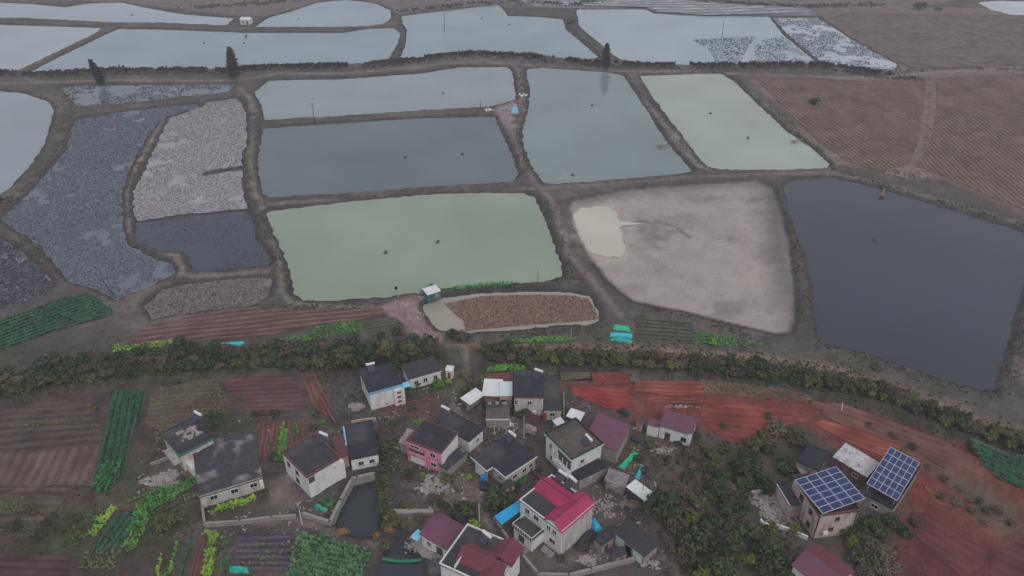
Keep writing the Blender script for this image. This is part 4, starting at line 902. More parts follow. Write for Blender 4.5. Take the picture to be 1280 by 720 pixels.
# ------------------------------------------------------------------ buildings
class House:
    """local frame: x from the near corner along the right-hand face, y along the left-hand face"""
    def __init__(s, name, label, cat, Lp, Fp, Rp, h, wall, group=None, U=None, V=None):
        l, f, r = G(*Lp, h), G(*Fp, h), G(*Rp, h)
        u = (r-f); rot = math.atan2(u.y, u.x); s.U = u.length if U is None else U
        nv = Vector((-math.sin(rot), math.cos(rot), 0)); s.V = (l-f).dot(nv) if V is None else V
        s.h = h; s.rot = rot; s.f = f
        s.e = empty(name, (f.x, f.y, 0), rot); tag(s.e, label, cat, group)
        if wall:
            m = MB(); m.box(0, s.U, 0, s.V, -.3, h); s.wall = m.build('wall', wall, s.e)
    def loc(s, px, py, h):
        """local x, y of a photo point at height h"""
        p = G(px, py, h)-Vector((s.f.x, s.f.y, h)); c, n = math.cos(-s.rot), math.sin(-s.rot)
        return (p.x*c-p.y*n, p.x*n+p.y*c)
    def flat(s, m, rim=0.35, ov=0.2, th=0.2, rim_mat=None):
        r = MB(); r.box(-ov, s.U+ov, -ov, s.V+ov, s.h+.003, s.h+th); o = r.build('roof', m, s.e); s.roof = o
        if rim:
            z0, z1 = s.h+th+.002, s.h+th+rim; t = .18; b = MB()
            b.box(-ov, s.U+ov, -ov, -ov+t, z0, z1); b.box(-ov, s.U+ov, s.V+ov-t, s.V+ov, z0, z1)
            b.box(-ov, -ov+t, -ov+t+.002, s.V+ov-t-.002, z0, z1); b.box(s.U+ov-t, s.U+ov, -ov+t+.002, s.V+ov-t-.002, z0, z1)
            b.build('parapet', rim_mat or m, s.e)
        return s
    def shed(s, m, rise=0.6, ov=0.3, axis='y', th=.08):
        r = MB(); a, b, c, d = -ov, s.U+ov, -ov, s.V+ov; z0 = s.h+.12; z1 = s.h+rise+.12
        if axis == 'y': r.slab([(a,c,z0),(b,c,z0),(b,d,z1),(a,d,z1)], th)
        else: r.slab([(a,c,z1),(b,c,z0),(b,d,z0),(a,d,z1)], th)
        s.roof = r.build('roof', m, s.e); return s
    def gabled(s, m, rise=1.2, ov=0.3, axis='x', wall=None, mid=None):
        r = MB(); r.gable(-ov, s.U+ov, -ov, s.V+ov, s.h+.05, s.h+rise, axis, mid=mid); s.roof = r.build('roof', m, s.e)
        g = MB()
        if axis == 'x':
            mm = s.V/2 if mid is None else mid
            for x0, x1 in ((.0, .2), (s.U-.2, s.U)): 
                g.add([(x0,.05,s.h),(x1,.05,s.h),(x1,s.V-.05,s.h),(x0,s.V-.05,s.h),(x0,mm,s.h+rise-.25),(x1,mm,s.h+rise-.25)], [(0,4,3),(1,2,5),(0,1,5,4),(3,4,5,2)])
        else:
            mm = s.U/2 if mid is None else mid
            for y0, y1 in ((.0, .2), (s.V-.2, s.V)):
                g.add([(.05,y0,s.h),(.05,y1,s.h),(s.U-.05,y1,s.h),(s.U-.05,y0,s.h),(mm,y0,s.h+rise-.25),(mm,y1,s.h+rise-.25)], [(0,3,4),(1,5,2),(0,4,5,1),(3,2,5,4)])
        g.build('gable_wall', wall or s.wall.data.materials[0], s.e); return s
    def _face(s, face, a, w, z, hh, d0, d1, mb):
        if face == 'R': mb.box(a, a+w, -d1, -d0, z, z+hh)
        else: mb.box(-d1, -d0, a, a+w, z, z+hh)
    def win(s, face, a, z, w=1.4, hh=1.3, frame='trim_white', pane='glass', sill=True):
        L = s.U if face == 'R' else s.V; a = a*L-w/2; t = .09; f = MB()
        s._face(face, a, w, z, t, .004, .07, f); s._face(face, a, w, z+hh-t, t, .004, .07, f)
        s._face(face, a, t, z+t+.002, hh-2*t-.004, .004, .07, f); s._face(face, a+w-t, t, z+t+.002, hh-2*t-.004, .004, .07, f)
        s._face(face, a+w/2-.03, .06, z+t+.002, hh-2*t-.004, .034, .06, f)
        o = f.build('window', M[frame], s.e); p = MB(); s._face(face, a+t, w-2*t, z+t, hh-2*t, .003, .03, p); p.build('pane', M[pane], o)
        if sill:
            q = MB(); s._face(face, a-.1, w+.2, z-.12, .1, .004, .16, q); q.build('sill', M['concrete'], o)
        return o
    def door(s, face, a, w=1.2, hh=2.2, m='door_red'):
        L = s.U if face == 'R' else s.V; a = a*L-w/2; f = MB(); s._face(face, a, w, 0, hh, .004, .06, f); return f.build('door', M[m], s.e)
    def part(s, name, m, *boxes, parent=None):
        b = MB()
        for q in boxes: b.box(*q)
        return b.build(name, M[m] if isinstance(m, str) else m, parent or s.e)

# --- long courtyard block and the moss roofed house at left
h1 = House('village_house', 'grey house with a moss stained dark flat roof edged in teal', 'house', (207.5,540.5), (225,569), (265.5,548), 4.6, M['wall_grey'])
h1.flat(M['concrete_dark'], rim=.4); h1.part('edge_band', 'trim_teal', (-.22,h1.U+.22,-.26,-.206,4.3,5.0)); h1.part('edge_band', 'trim_teal', (-.26,-.206,-.2,h1.V+.22,4.3,5.0)); h1.win('L', .55, 1.5); h1.win('R', .5, 2.4, 1.0, .9)
h1.part('roof_rubble', 'stone_grey', *[(x, x+RNG.uniform(.3,.9), y, y+RNG.uniform(.3,.9), 4.803, 4.803+RNG.uniform(.1,.35)) for x, y in [(2+RNG.random()*3.4, 2.6+RNG.random()*3.6) for _ in range(34)]])
h1.part('balcony', 'wall_grey', (-1.5,-.004,.6,5.2,2.2,2.4), (-1.5,-1.35,.6,5.2,2.402,3.3), (-1.345,-.004,.6,.75,2.402,3.3), (-1.345,-.004,5.05,5.2,2.402,3.3))
h1.part('porch', 'wall_white', (.6,2.8,-3.2,-.006,-.2,2.3))
h2 = House('long_house', 'long low grey house with three dark windows and a blotched flat roof', 'house', (266,540), (250,622), (328,598), 3.0, M['wall_grey'], V=15.5)
h2.flat(M['concrete_stain'], rim=0, ov=.15)
for a in (.2, .53, .84): h2.win('R', a, 1.35, 1.5, 1.2)
h2.part('roof_kerb', 'concrete', (-.15,12,-.15,.1,3.203,3.36)); h2.part('gable_pier', 'wall_white', (11.2,11.9,-.5,-.005,0,2.9))
# --- white house with purple roof, red lean-to and slab roofed neighbour
h3 = House('village_house', 'white walled house with a mottled purple grey flat roof and a corner balcony', 'house', (358.5,563), (384,597), (424.5,573), 5.8, M['wall_white'])
h3.flat(M['concrete_dark'], rim=.3, rim_mat=M['maroon']); h3.win('L', .45, 3.4, 1.1, 1.2, frame='steel'); h3.win('L', .8, 3.4, 1.1, 1.2, frame='steel'); h3.win('L', .5, .9, 1.3, 1.2, frame='steel'); h3.win('R', .8, 4.3, .5, .4)
h3.part('balcony_opening_shade', 'steel', (.15,1.5,-.03,-.004,3.9,5.5)); h3.part('balcony_rail', 'trim_white', (.1,1.6,-.09,-.034,5.52,5.6))  # flat dark panel paints the shade inside the balcony opening
h3.part('side_pier', 'wall_white', (h3.U+.004,h3.U+.8,-.1,1.6,0,4.6))
lr = House('lean_to', 'rusty red sheet lean-to between the white house and the slab roofed house', 'shed', (413,546), (424,572), (435,569), 3.2, M['wall_brick'], V=6.0)
lr.shed(M['metal_rust'], .4)
h3b = House('village_house', 'slab roofed house with plain dark roof, right of the rusty lean-to', 'house', (434,533), (438.5,574.5), (472.5,567.5), 3.2, M['wall_white'])
h3b.flat(M['roof_grey'], rim=.18, ov=.25); h3b.win('R', .35, 1.0, 1.2, 1.2); h3b.win('R', .75, 1.0, 1.2, 1.2); h3b.part('roof_edge_sheet', 'tarp_lblue', (-.62,-.26,4.2,10.2,3.5,3.56))
# --- blue edged house and long white trimmed neighbour
h4 = House('village_house', 'cream house with sky blue roof edge at the foot of the dark trees', 'house', (447.5,466), (462,492), (502,481), 5.0, M['wall_white'])
h4.flat(M['roof_grey'], rim=.12, ov=.2); h4.part('edge_band', 'trim_blue', (-.23,h4.U+.23,-.26,-.206,4.75,5.35)); h4.win('L', .4, 3.2, 1.2, 1.3); h4.win('L', .75, 3.2, 1.2, 1.3); h4.win('L', .5, .8, 1.4, 1.5)
h4.part('bay', 'wall_white', (h4.U*.72,h4.U*1.04,-1.0,-.005,0,4.6))
for z in (.9, 2.2, 3.5): h4.part('bay_window', 'door_red', (h4.U*.8,h4.U*.93,-1.06,-1.004,z,z+.6))
h4.part('awning', 'tarp_lblue', (h4.U*.96,h4.U*.96+2.2,-.9,1.0,4.62,4.7)); h4.part('awning_post', 'steel', (h4.U*.96+2.0,h4.U*.96+2.1,-.8,-.7,0,4.61))
h5 = House('long_house', 'long low grey house with a white roof edge, right of the blue awning', 'house', (505,463), (512,474.5), (550.5,463.5), 3.0, M['wall_white'], V=5.0)
h5.shed(M['tile_dark'], .7); h5.part('roof_edge', 'trim_white', (-.3,h5.U+.3,-.42,-.31,2.98,3.14))
for a in (.2, .5, .82): h5.win('R', a, 1.0, 1.1, 1.2)
s1 = House('small_shed', 'tiny shed with a bright white square roof beside the village path', 'shed', (556.5,457), (557,463), (565,464), 2.4, M['wall_white'], V=1.6)
s1.shed(M['metal_white'], .15, ov=.15); s1.door('R', .5, .7, 1.8)
# --- pink house and its rear neighbour
h6 = House('village_house', 'pink tiled two storey house with a plain dark flat roof', 'house', (514,544.5), (551.5,567), (572,542), 5.6, M['wall_pink'])
h6.flat(M['roof_grey'], rim=.15, ov=.15, rim_mat=M['maroon']); h6.part('side_render', 'wall_white', (.003,h6.U,-.03,-.004,0,5.55))
h6.win('L', .25, 3.5); h6.win('L', .25, .9); h6.win('L', .78, 4.2, 2.4, .8)
h6.part('balcony_recess_shade', 'steel', (-.04,-.004,h6.V*.45,h6.V*.98,2.3,3.7)); h6.part('garage_door', 'trim_white', (-.07,-.004,h6.V*.5,h6.V*.92,0,2.2)); [h6.part('pillar', 'wall_pink', (-.35,-.075,h6.V*a,h6.V*(a+.03),0,5.5)) for a in (.44,.96)]; h6.part('balcony_rail', 'wall_pink', (-.35,-.08,h6.V*.472,h6.V*.958,2.1,3.0))  # dark panel on the wall paints the shade of the balcony recess
an = House('stone_annex', 'low flat annex with a speckled grey roof along the pink house', 'annex', (553,583), (559,588), (584,566), 2.2, M['concrete'], V=2.2); an.flat(M['concrete_stain'], rim=.2, ov=.05)
sh6 = House('grey_shed', 'grey slatted shed roof attached left of the pink house', 'shed', (500,548), (512,557), (522,541), 2.8, M['concrete'], V=2.2); sh6.shed(mat('grey_slate_roof', pc(120,116,118,1.7), var=.3, scale=2), .3)
h7 = House('village_house', 'long dark roofed house with a bare cream side wall behind the pink house', 'house', (560,520), (586,552), (603.5,537.5), 3.2, M['wall_white'])
h7.flat(M['roof_grey'], rim=.12, ov=.2); h7.win('R', .6, 1.2, 1.0, 1.0)
# --- two storey house with pale green wings
h8 = House('village_house', 'two storey grey house with dark tiled roof joined to pale green roofed wings', 'house', (640,465), (643.5,496.5), (679,497), 5.6, M['wall_grey'])
h8.flat(M['roof_grey'], rim=0, ov=.2); h8.part('eave_band', 'maroon', (-.2,h8.U+.2,-.26,-.205,5.5,5.82)); h8.win('R', .52, 3.5, 1.1, 1.1); h8.win('R', .05, 3.4, .8, 1.4); h8.part('white_pipe', 'trim_white', (h8.U-.22,h8.U-.02,-.16,-.006,1.9,5.4)); h8.part('plinth', 'maroon', (h8.U*.45,h8.U-.3,-.5,-.008,-.1,.6)); h8.part('wall_box', 'trim_white', (h8.U*.62,h8.U*.74,-.35,-.01,1.3,1.7))
h8b = House('village_house', 'narrow lower house with a long dark roof, right of the two storey grey house', 'house', (680,470), (680,513), (701.5,513), 2.8, M['wall_grey'], V=11.6)
h8b.flat(M['concrete_dark'], rim=.0, ov=.15); h8b.win('R', .5, 1.0, 1.2, 1.2); h8b.door('R', .05, .9, 2.1)
w1 = House('open_shed', 'shed with a bent pale green sheet roof, left of the two storey house', 'shed', (598,481), (604,494), (625,495), 3.2, None, V=5.0)
w1.shed(M['metal_pale'], .5); w1.part('back_wall', 'wall_brick', (0,w1.U,1.6,1.8,0,3.1)); w1.part('post', 'steel', (.1,.25,.1,.25,0,3.2)); w1.part('post', 'steel', (w1.U-.3,w1.U-.15,.1,.25,0,3.2))
w2 = House('open_shed', 'shed with a pale teal sheet roof touching the two storey house', 'shed', (624.5,483), (624.5,495), (640,495), 3.5, M['wall_brick'], V=4.6); w2.shed(M['metal_teal'], .35, ov=.1); w2.win('R', .3, 1.2, 1.2, 1.2, frame='steel')
w3 = House('open_shed', 'lean-to with a bright white sheet roof at the bend of the village path', 'shed', (579.5,500.5), (587.5,506.5), (606,493.5), 3.0, None, V=3.0)
w3.shed(M['metal_white'], .25, ov=.1)
for x in (.15, w3.U-.2):
    for y in (.15, w3.V-.2): w3.part('post', 'steel', (x,x+.1,y,y+.1,0,3.05))
w3.part('back_wall', 'concrete', (.3,w3.U-.3,w3.V*.5,w3.V*.5+.15,0,2.9))
cy = House('courtyard_store', 'flat brown roofed store with a white front kerb below the pale green roof', 'store', (607.5,503), (607.5,524), (637,524), 2.4, M['concrete']); cy.flat(M['roof_brown'], rim=0, ov=.1); cy.part('kerb', 'trim_white', (-.1,cy.U+.1,-.22,-.105,2.3,2.55)); [cy.part('roof_junk', 'stone_grey', (x, x+RNG.uniform(.5,1.2), cy.V*.82, cy.V*.82+.6, 2.603, 2.9+.2*RNG.random())) for x in (.3, 2.0, 3.6)]
# --- house with notched dark roof beside the blue truck
h9 = House('village_house', 'one storey house with a notched dark roof and pale edge beside the blue truck', 'house', (617,585.5), (632,596), (669,571.5), 3.3, M['wall_grey'], V=8.6)
lx, ly = 0, 0
h9.flat(M['roof_grey'], rim=.0, ov=.25); h9.part('roof_edge', 'trim_white', (-.25,h9.U+.25,-.35,-.254,3.25,3.6), (-.35,-.254,-.25,3.2,3.25,3.6))
for a in (.3, .62, .85): h9.win('R', a, 1.1, 1.2, 1.2)
h9.win('L', .2, 1.1, 1.3, 1.2)
h9.part('porch_roof', 'roof_grey', (-1.9,-.26,3.6,8.85,3.3,3.5)); h9.part('porch_edge', 'trim_white', (-2.0,-1.904,3.6,8.85,3.28,3.6), (-2.0,-.36,3.5,3.596,3.28,3.6)); h9.part('porch_post', 'concrete', (-1.8,-1.55,3.7,3.95,0,3.3)); h9.part('porch_wall', 'wall_white', (-1.7,-1.5,4.6,7.6,0,2.6))
# --- brown roofed house with green trim and its dark wing
h10 = House('village_house', 'two storey cream house with a brown terrace roof and green trim', 'house', (683,543.5), (715,575), (752,556), 6.4, M['wall_white'])
h10.flat(M['roof_brown'], rim=.5, ov=.3, rim_mat=M['tile_dark']); h10.part('edge_band', 'trim_green', (-.32,h10.U+.32,-.37,-.306,6.35,6.75)); h10.part('edge_band', 'trim_green', (-.37,-.306,-.3,h10.V+.32,6.35,6.75)); h10.win('R', .35, 4.0, 1.0, 1.2); h10.win('L', .8, 4.0, .9, 1.3); h10.win('L', .75, .9, 1.1, 1.4); h10.part('down_pipe', 'trim_white', (h10.U-.5,h10.U-.35,-.14,-.006,0,6.3))
h10.part('balcony', 'wall_white', (-1.3,-.004,.0,h10.V*.55,2.9,3.1), (-1.3,-1.15,.0,h10.V*.55,3.102,4.0)); h10.part('balcony_recess_shade', 'steel', (-.05,-.006,.3,h10.V*.52,3.3,5.6)); h10.part('balcony_column', 'trim_white', *[(-1.25,-1.13,y,y+.12,4.003,6.38) for y in (.05,1.5,3.0,h10.V*.53)])  # dark panel behind the balcony columns, painted as recess shade
h10w = House('house_wing', 'lower wing with a dark flat roof in front of the brown terraced house', 'house', (716,587), (724,600.5), (758,584.5), 2.8, M['concrete'], V=4.4); h10w.flat(M['roof_grey'], rim=.1, ov=.1); h10w.win('R', .4, 1.4, .9, .7, sill=False)
s10 = House('porch_slab', 'small pale green porch slab at the corner of the brown terraced house', 'porch', (705,591), (716.5,604.5), (722,601.5), 2.5, None, V=2.6); s10.part('slab', 'trim_green', (0,s10.U,0,s10.V,2.5,2.62)); s10.part('post', 'concrete', (.1,.3,.1,.3,0,2.497)); s10.part('post', 'concrete', (s10.U-.3,s10.U-.1,.1,.3,0,2.497))
# --- plum roofed sheds
h11 = House('sheet_roof_barn', 'large barn with a plum sheet roof right behind the brown terraced house', 'barn', (735,545), (771,564), (787,533), 3.6, M['concrete'])
h11.shed(M['metal_purple'], .9, ov=.25, axis='y')
ws = House('open_shed', 'small lean-to with a dirty white roof at the left end of the plum barn', 'shed', (709,530), (725,526.5), (731,516), 3.0, None, V=3.2, U=2.9); ws.shed(M['metal_white'], .2, ov=.1); ws.part('post', 'steel', (0,.1,0,.1,0,3.1)); ws.part('post', 'steel', (2.8,2.9,0,.1,0,3.1)); ws.part('back_wall', 'concrete', (.1,2.8,2.4,2.5,0,3.0))
h12 = House('sheet_roof_house', 'detached white house with a plum sheet roof below the red plots', 'house', (824,536), (863,546), (871,525), 2.9, M['wall_white'])
h12.shed(M['metal_purple'], 1.0, ov=.3, axis='x'); h12.win('L', .2, 1.0, 1.2, 1.1, frame='steel'); h12.door('L', .72, 1.2, 2.1, 'steel')
h12b = House('sheet_roof_annex', 'small annex with a brighter plum roof left of the detached plum roofed house', 'annex', (809,534), (823.5,536), (826,526), 2.6, M['wall_white']); h12b.shed(M['metal_purple'], .6, ov=.15, axis='x')
# --- crimson roofed house
h13 = House('village_house', 'two storey cream house under crossed bright crimson roofs', 'house', (657,621), (702,665.5), (741,632), 6.4, M['wall_white'])
U, V = h13.U, h13.V
h13.flat(M['concrete_dark'], rim=.25, ov=.15, rim_mat=M['trim_white'])
r = MB(); vm = 4.4; r.gable(-.3, U+.3, -.35, vm, 6.66, 8.2, 'x'); r.gable(U*.42, U*.92, vm/2+.3, V+.25, 6.7, 8.0, 'y'); h13.roof = r.build('roof', M['metal_red'], h13.e)
rc = MB(); rc.box(-.3, U+.3, vm/2-.42, vm/2-.22, 8.16, 8.3); rc.box(U*.67-.1, U*.67+.1, vm/2+.3, V+.25, 7.98, 8.12); rc.build('ridge_cap', M['metal_darkred'], h13.roof)
g = MB()
for x0, x1 in ((0,.2),(U-.2,U)): g = MB(); g.add([(x0,-.05,6.4),(x1,-.05,6.4),(x1,vm-.3,6.4),(x0,vm-.3,6.4),(x0,vm/2-.2,8.0),(x1,vm/2-.2,8.0)], [(0,4,3),(1,2,5),(0,1,5,4),(3,4,5,2)]); g.build('gable_wall', M['wall_white'], h13.e)
g = MB()
g.add([(U*.44,V-.2,6.4),(U*.44,V,6.4),(U*.9,V,6.4),(U*.9,V-.2,6.4),(U*.67,V-.2,7.8),(U*.67,V,7.8)], [(0,3,4),(1,5,2),(0,4,5,1),(3,2,5,4)]); g.build('gable_wall', M['wall_white'], h13.e)
h13.part('side_render', 'wall_grey', (.06,U,-.035,-.004,0,6.3)); h13.part('corner_pipe', 'trim_white', (-.12,.04,-.16,-.04,0,6.35))
h13.win('L', .16, 4.4, 1.1, 1.2); h13.win('L', .3, 4.4, 1.0, 1.2); h13.win('L', .2, 1.6, 1.6, 1.3); h13.win('L', .6, 4.4, 1.4, 1.4); h13.win('L', .82, 4.4, 1.2, 1.4)
h13.part('porch_block', 'wall_white', (-3.2,-.006,V*.42,V*.86,-.2,3.1)); h13.part('porch_terrace', 'roof_brown', (-3.4,-.008,V*.40,V*.88,3.103,3.25)); h13.part('porch_rail', 'trim_white', (-3.4,-3.3,V*.40,V*.88,4.0,4.1), (-3.295,-.01,V*.40,V*.40+.1,4.0,4.1), (-3.295,-.01,V*.88-.1,V*.88,4.0,4.1), *[(-3.38,-3.32,y,y+.06,3.252,3.997) for y in np.linspace(V*.40, V*.87, 9)])
h13.part('porch_door', 'steel', (-3.23,-3.204,V*.6,V*.74,0,2.3)); h13.part('step', 'concrete', *[(-1.1-.35*k,-.75-.35*k,.8,3.4,-.1,.66-.2*k) for k in range(3)])
h13.part('porch_step', 'concrete', *[(-3.6-.4*k,-3.206-.4*k,V*.46,V*.82,-.1,.55-.18*k) for k in range(3)])
# --- crossed dark red roofs at the bottom edge, plum gable beside it
h14 = House('village_house', 'house with dark red crossed roofs and a white railed roof terrace at the bottom edge', 'house', (592,661), (550.5,706), (618,737), 6.4, M['wall_white'])
U, V = h14.U, h14.V
h14.flat(M['concrete_dark'], rim=.4, ov=.15, rim_mat=M['trim_white'])
xm, ym = h14.loc(622,703,8.0)
r = MB(); r.gable(2.0, U+.3, ym-2.3, ym+2.3, 6.75, 8.1, 'x'); r.gable(xm-2.2, xm+2.2, ym+1.0, V+.4, 6.8, 8.0, 'y'); r.gable(xm-2.2, xm+2.2, -.4, ym-1.0, 6.8, 8.0, 'y'); h14.roof = r.build('roof', M['metal_darkred'], h14.e)
rc = MB(); rc.box(2.0, U+.3, ym-.1, ym+.1, 8.06, 8.2); rc.build('ridge_cap', M['maroon'], h14.roof)
g = MB()
for y0 in (.0, V-.2): g = MB(); g.add([(xm-2.1,y0,6.4),(xm-2.1,y0+.2,6.4),(xm+2.1,y0+.2,6.4),(xm+2.1,y0,6.4),(xm,y0,7.8),(xm,y0+.2,7.8)], [(0,3,4),(1,5,2),(0,4,5,1),(3,2,5,4)]); g.build('gable_wall', M['wall_grey'], h14.e)
g = MB(); g.add([(U-.2,ym-2.2,6.4),(U,ym-2.2,6.4),(U,ym+2.2,6.4),(U-.2,ym+2.2,6.4),(U-.2,ym,7.9),(U,ym,7.9)], [(0,4,3),(1,2,5),(0,1,5,4),(3,4,5,2)]); g.build('gable_wall', M['wall_grey'], h14.e)
h14.win('L', .3, 3.8); h14.win('L', .7, 3.8); h14.win('R', .3, 3.8); h14.part('terrace_divider', 'trim_white', (2.6,2.75,.3,V*.55,6.603,7.3)); h14.part('front_slab', 'concrete', (.3,4.5,-2.6,-.4,3.0,3.2))
h15 = House('gabled_house', 'one storey house with a plum gable roof beside the lower pond', 'house', (529.5,664.5), (564,689), (587,663), 3.2, M['wall_white'])
h15.gabled(M['metal_purple'], 1.3, axis='y', mid=h15.U*.55); h15.win('L', .75, 1.1, 1.1, 1.1); h15.door('L', .4, 1.4, 2.3, 'steel'); h15.win('L', .15, 1.1, .9, 1.1)
h15.part('side_canopy', 'tarp_lblue', (-1.2,1.0,h15.V+.05,h15.V+1.8,2.3,2.36)); h15.part('canopy_post', 'steel', (-1.1,-1.0,h15.V+1.6,h15.V+1.7,0,2.297))
# --- dark sheds right of the crimson house
h16 = House('dark_shed', 'long shed under a black sheet roof with broken pale wall panels', 'shed', (773,662), (805,695), (822,680), 2.8, M['concrete']); h16.shed(M['tarp_dark'], .5); h16.part('wall_panel', 'trim_green', (-.06,-.004,.4,2.4,.2,2.5), (-.06,-.004,4.6,6.6,.2,2.6)); h16.door('L', .5, 1.3, 2.1, 'black')
h16b = House('flat_shed', 'small flat grey shed between the crimson house and the black roofed shed', 'shed', (747,671), (752.5,682.5), (767,672), 2.4, M['concrete']); h16b.flat(M['concrete_dark'], rim=.15, ov=.1); h16b.door('R', .4, .9, 1.9, 'steel')
h17 = House('open_shed', 'open shed with a pale green sheet roof under the big round tree', 'shed', (779,614), (806,626.5), (817,617), 2.8, None)
h17.shed(M['metal_pale'], .35, ov=.1); h17.part('back_wall', 'wood', (.2,h17.U-.1,h17.V*.6,h17.V*.6+.12,0,2.7))
for x in (.1, h17.U-.25):
    for y in (.1, h17.V-.25): h17.part('post', 'wood', (x,x+.12,y,y+.12,0,2.9))
hm = House('tile_shed', 'sagging shed with speckled grey tiles right of the dark roofed wing', 'shed', (758,600), (780,609), (785,595), 2.3, M['concrete']); hm.shed(mat('speckled_old_tiles', pc(112,104,108,1.7), var=.5, scale=2.5), .4); hm.part('gutter', 'trim_white', (-.42,-.33,1.2,hm.V*.75,2.25,2.36))
# --- solar roofed houses at right
h18 = House('village_house', 'two storey grey brown house carrying the left solar array on its roof', 'house', (992,597), (1024,645), (1074,638.5), 6.3, M['wall_warm'])
h18.flat(M['roof_grey'], rim=.35, ov=.2, rim_mat=M['maroon']); h18.win('R', .5, 4.3, .9, 1.0, frame='maroon'); h18.win('R', .42, 1.6, .9, 1.0, frame='maroon'); h18.win('L', .25, 4.0, 1.2, 1.3, frame='maroon'); h18.win('L', .22, .9, 1.2, 1.4, frame='maroon'); h18.win('L', .62, 3.8, 1.4, 1.5, frame='maroon'); h18.part('ac_unit', 'trim_white', (h18.U*.22,h18.U*.34,-.45,-.01,1.1,1.8)); h18.part('down_pipe', 'black', (.05,.2,-.14,-.006,0,6.2)); h18.part('down_pipe', 'black', (h18.U-.3,h18.U-.18,-.14,-.006,0,6.2))
h18.part('lower_terrace', 'roof_grey', (-2.6,-.21,h18.V*.55,h18.V+1.2,3.3,3.5)); h18.part('terrace_wall', 'wall_warm', (-2.5,-.006,h18.V*.56,h18.V+1.1,-.2,3.297)); h18.part('terrace_kerb', 'trim_white', (-2.62,-2.5,h18.V*.55,h18.V+1.2,3.503,3.75))
h19 = House('flat_store', 'low flat store with dark roof under the right solar array', 'store', (1078,612), (1116,637), (1150,585), 3.0, M['concrete']); h19.flat(M['roof_grey'], rim=.12, ov=.1); h19.win('L', .5, 1.0, 1.4, 1.1)
ht = House('tile_roof_house', 'old house with pale speckled tile roof between the two solar arrays and the red slope', 'house', (1045,571), (1083,595.5), (1097,579), 2.8, M['maroon']); ht.shed(mat('pale_speckled_tiles', pc(150,145,150,1.9), var=.55, scale=3.0), .5); ht.door('L', .6, 1.2, 2.0, 'wood'); ht.win('L', .3, 1.0, 1.2, 1.0)
hd = House('dark_shed', 'dark flat roofed shed left of the pale tiled house', 'shed', (999,579), (1024,589), (1035,566), 2.8, M['concrete']); hd.flat(M['roof_grey'], rim=.08, ov=.15); hd.door('L', .5, 1.2, 2.0, 'steel')
hp = House('gabled_house', 'house with plum front roof slope and dark red rear slope at the bottom edge', 'house', (992,706), (1034,741), (1066,715), 3.4, M['wall_white'])
hp.gabled(M['metal_purple'], 1.5, axis='y'); hp.win('L', .5, 1.1)
k = MB(); k.slab([(hp.U/2+.02,-.31,4.94),(hp.U+.32,-.31,3.49),(hp.U+.32,hp.V+.31,3.49),(hp.U/2+.02,hp.V+.31,4.94)], .03); k.build('rear_slope', M['metal_darkred'], hp.e)
# --- far hut on the dike and pump hut by the green pond
for lab, L_, F_, R_, h_, m_, w_ in [('tiny grey roofed shed by the lower end of the rusty lean-to',(452,536),(457,543),(467,539),2.2,'tile_dark','concrete'),
    ('tiny rusty roofed shed behind the detached plum roofed annex',(797,525),(801,531),(809,528),2.0,'metal_rust','wall_brick'),
    ('tiny pale roofed shed at the rear corner of the brown terraced house',(692,527),(697,533),(706,529),2.1,'metal_pale','concrete'),
    ('tiny dark roofed shed left of the crimson house behind the lawn',(628,606),(633,612),(643,606),2.0,'tile_dark','wall_brick'),
    ('tiny grey roofed shed beside the boundary wall of the crimson house',(766,690),(771,697),(783,692),2.0,'concrete_dark','concrete')]:
    q = House('small_shed', lab, 'shed', L_, F_, R_, h_, M[w_]); q.shed(M[m_], .25, ov=.15); q.door('R', .5, .7, 1.7, 'steel')
hut = House('dike_hut', 'small white hut on the far dike crossing at the top left', 'hut', (299,17), (300,25), (312,25), 3.0, M['wall_white'], V=6.0); hut.gabled(M['metal_white'], 1.4); hut.win('R', .3, 1.0, 1.3, 1.2); hut.door('R', .7, 1.2, 2.1, 'steel')
ph = House('pump_hut', 'small white roofed hut with teal sides standing at the corner of the green pond', 'hut', (529.5,363), (534.5,369), (550.5,364), 2.2, mat('teal_side_panels', pc(72,96,102,1.7)), V=3.2); ph.shed(M['metal_white'], .35, ov=.12); ph.win('R', .7, .9, .7, .7); ph.door('R', .3, .8, 1.8, 'steel')

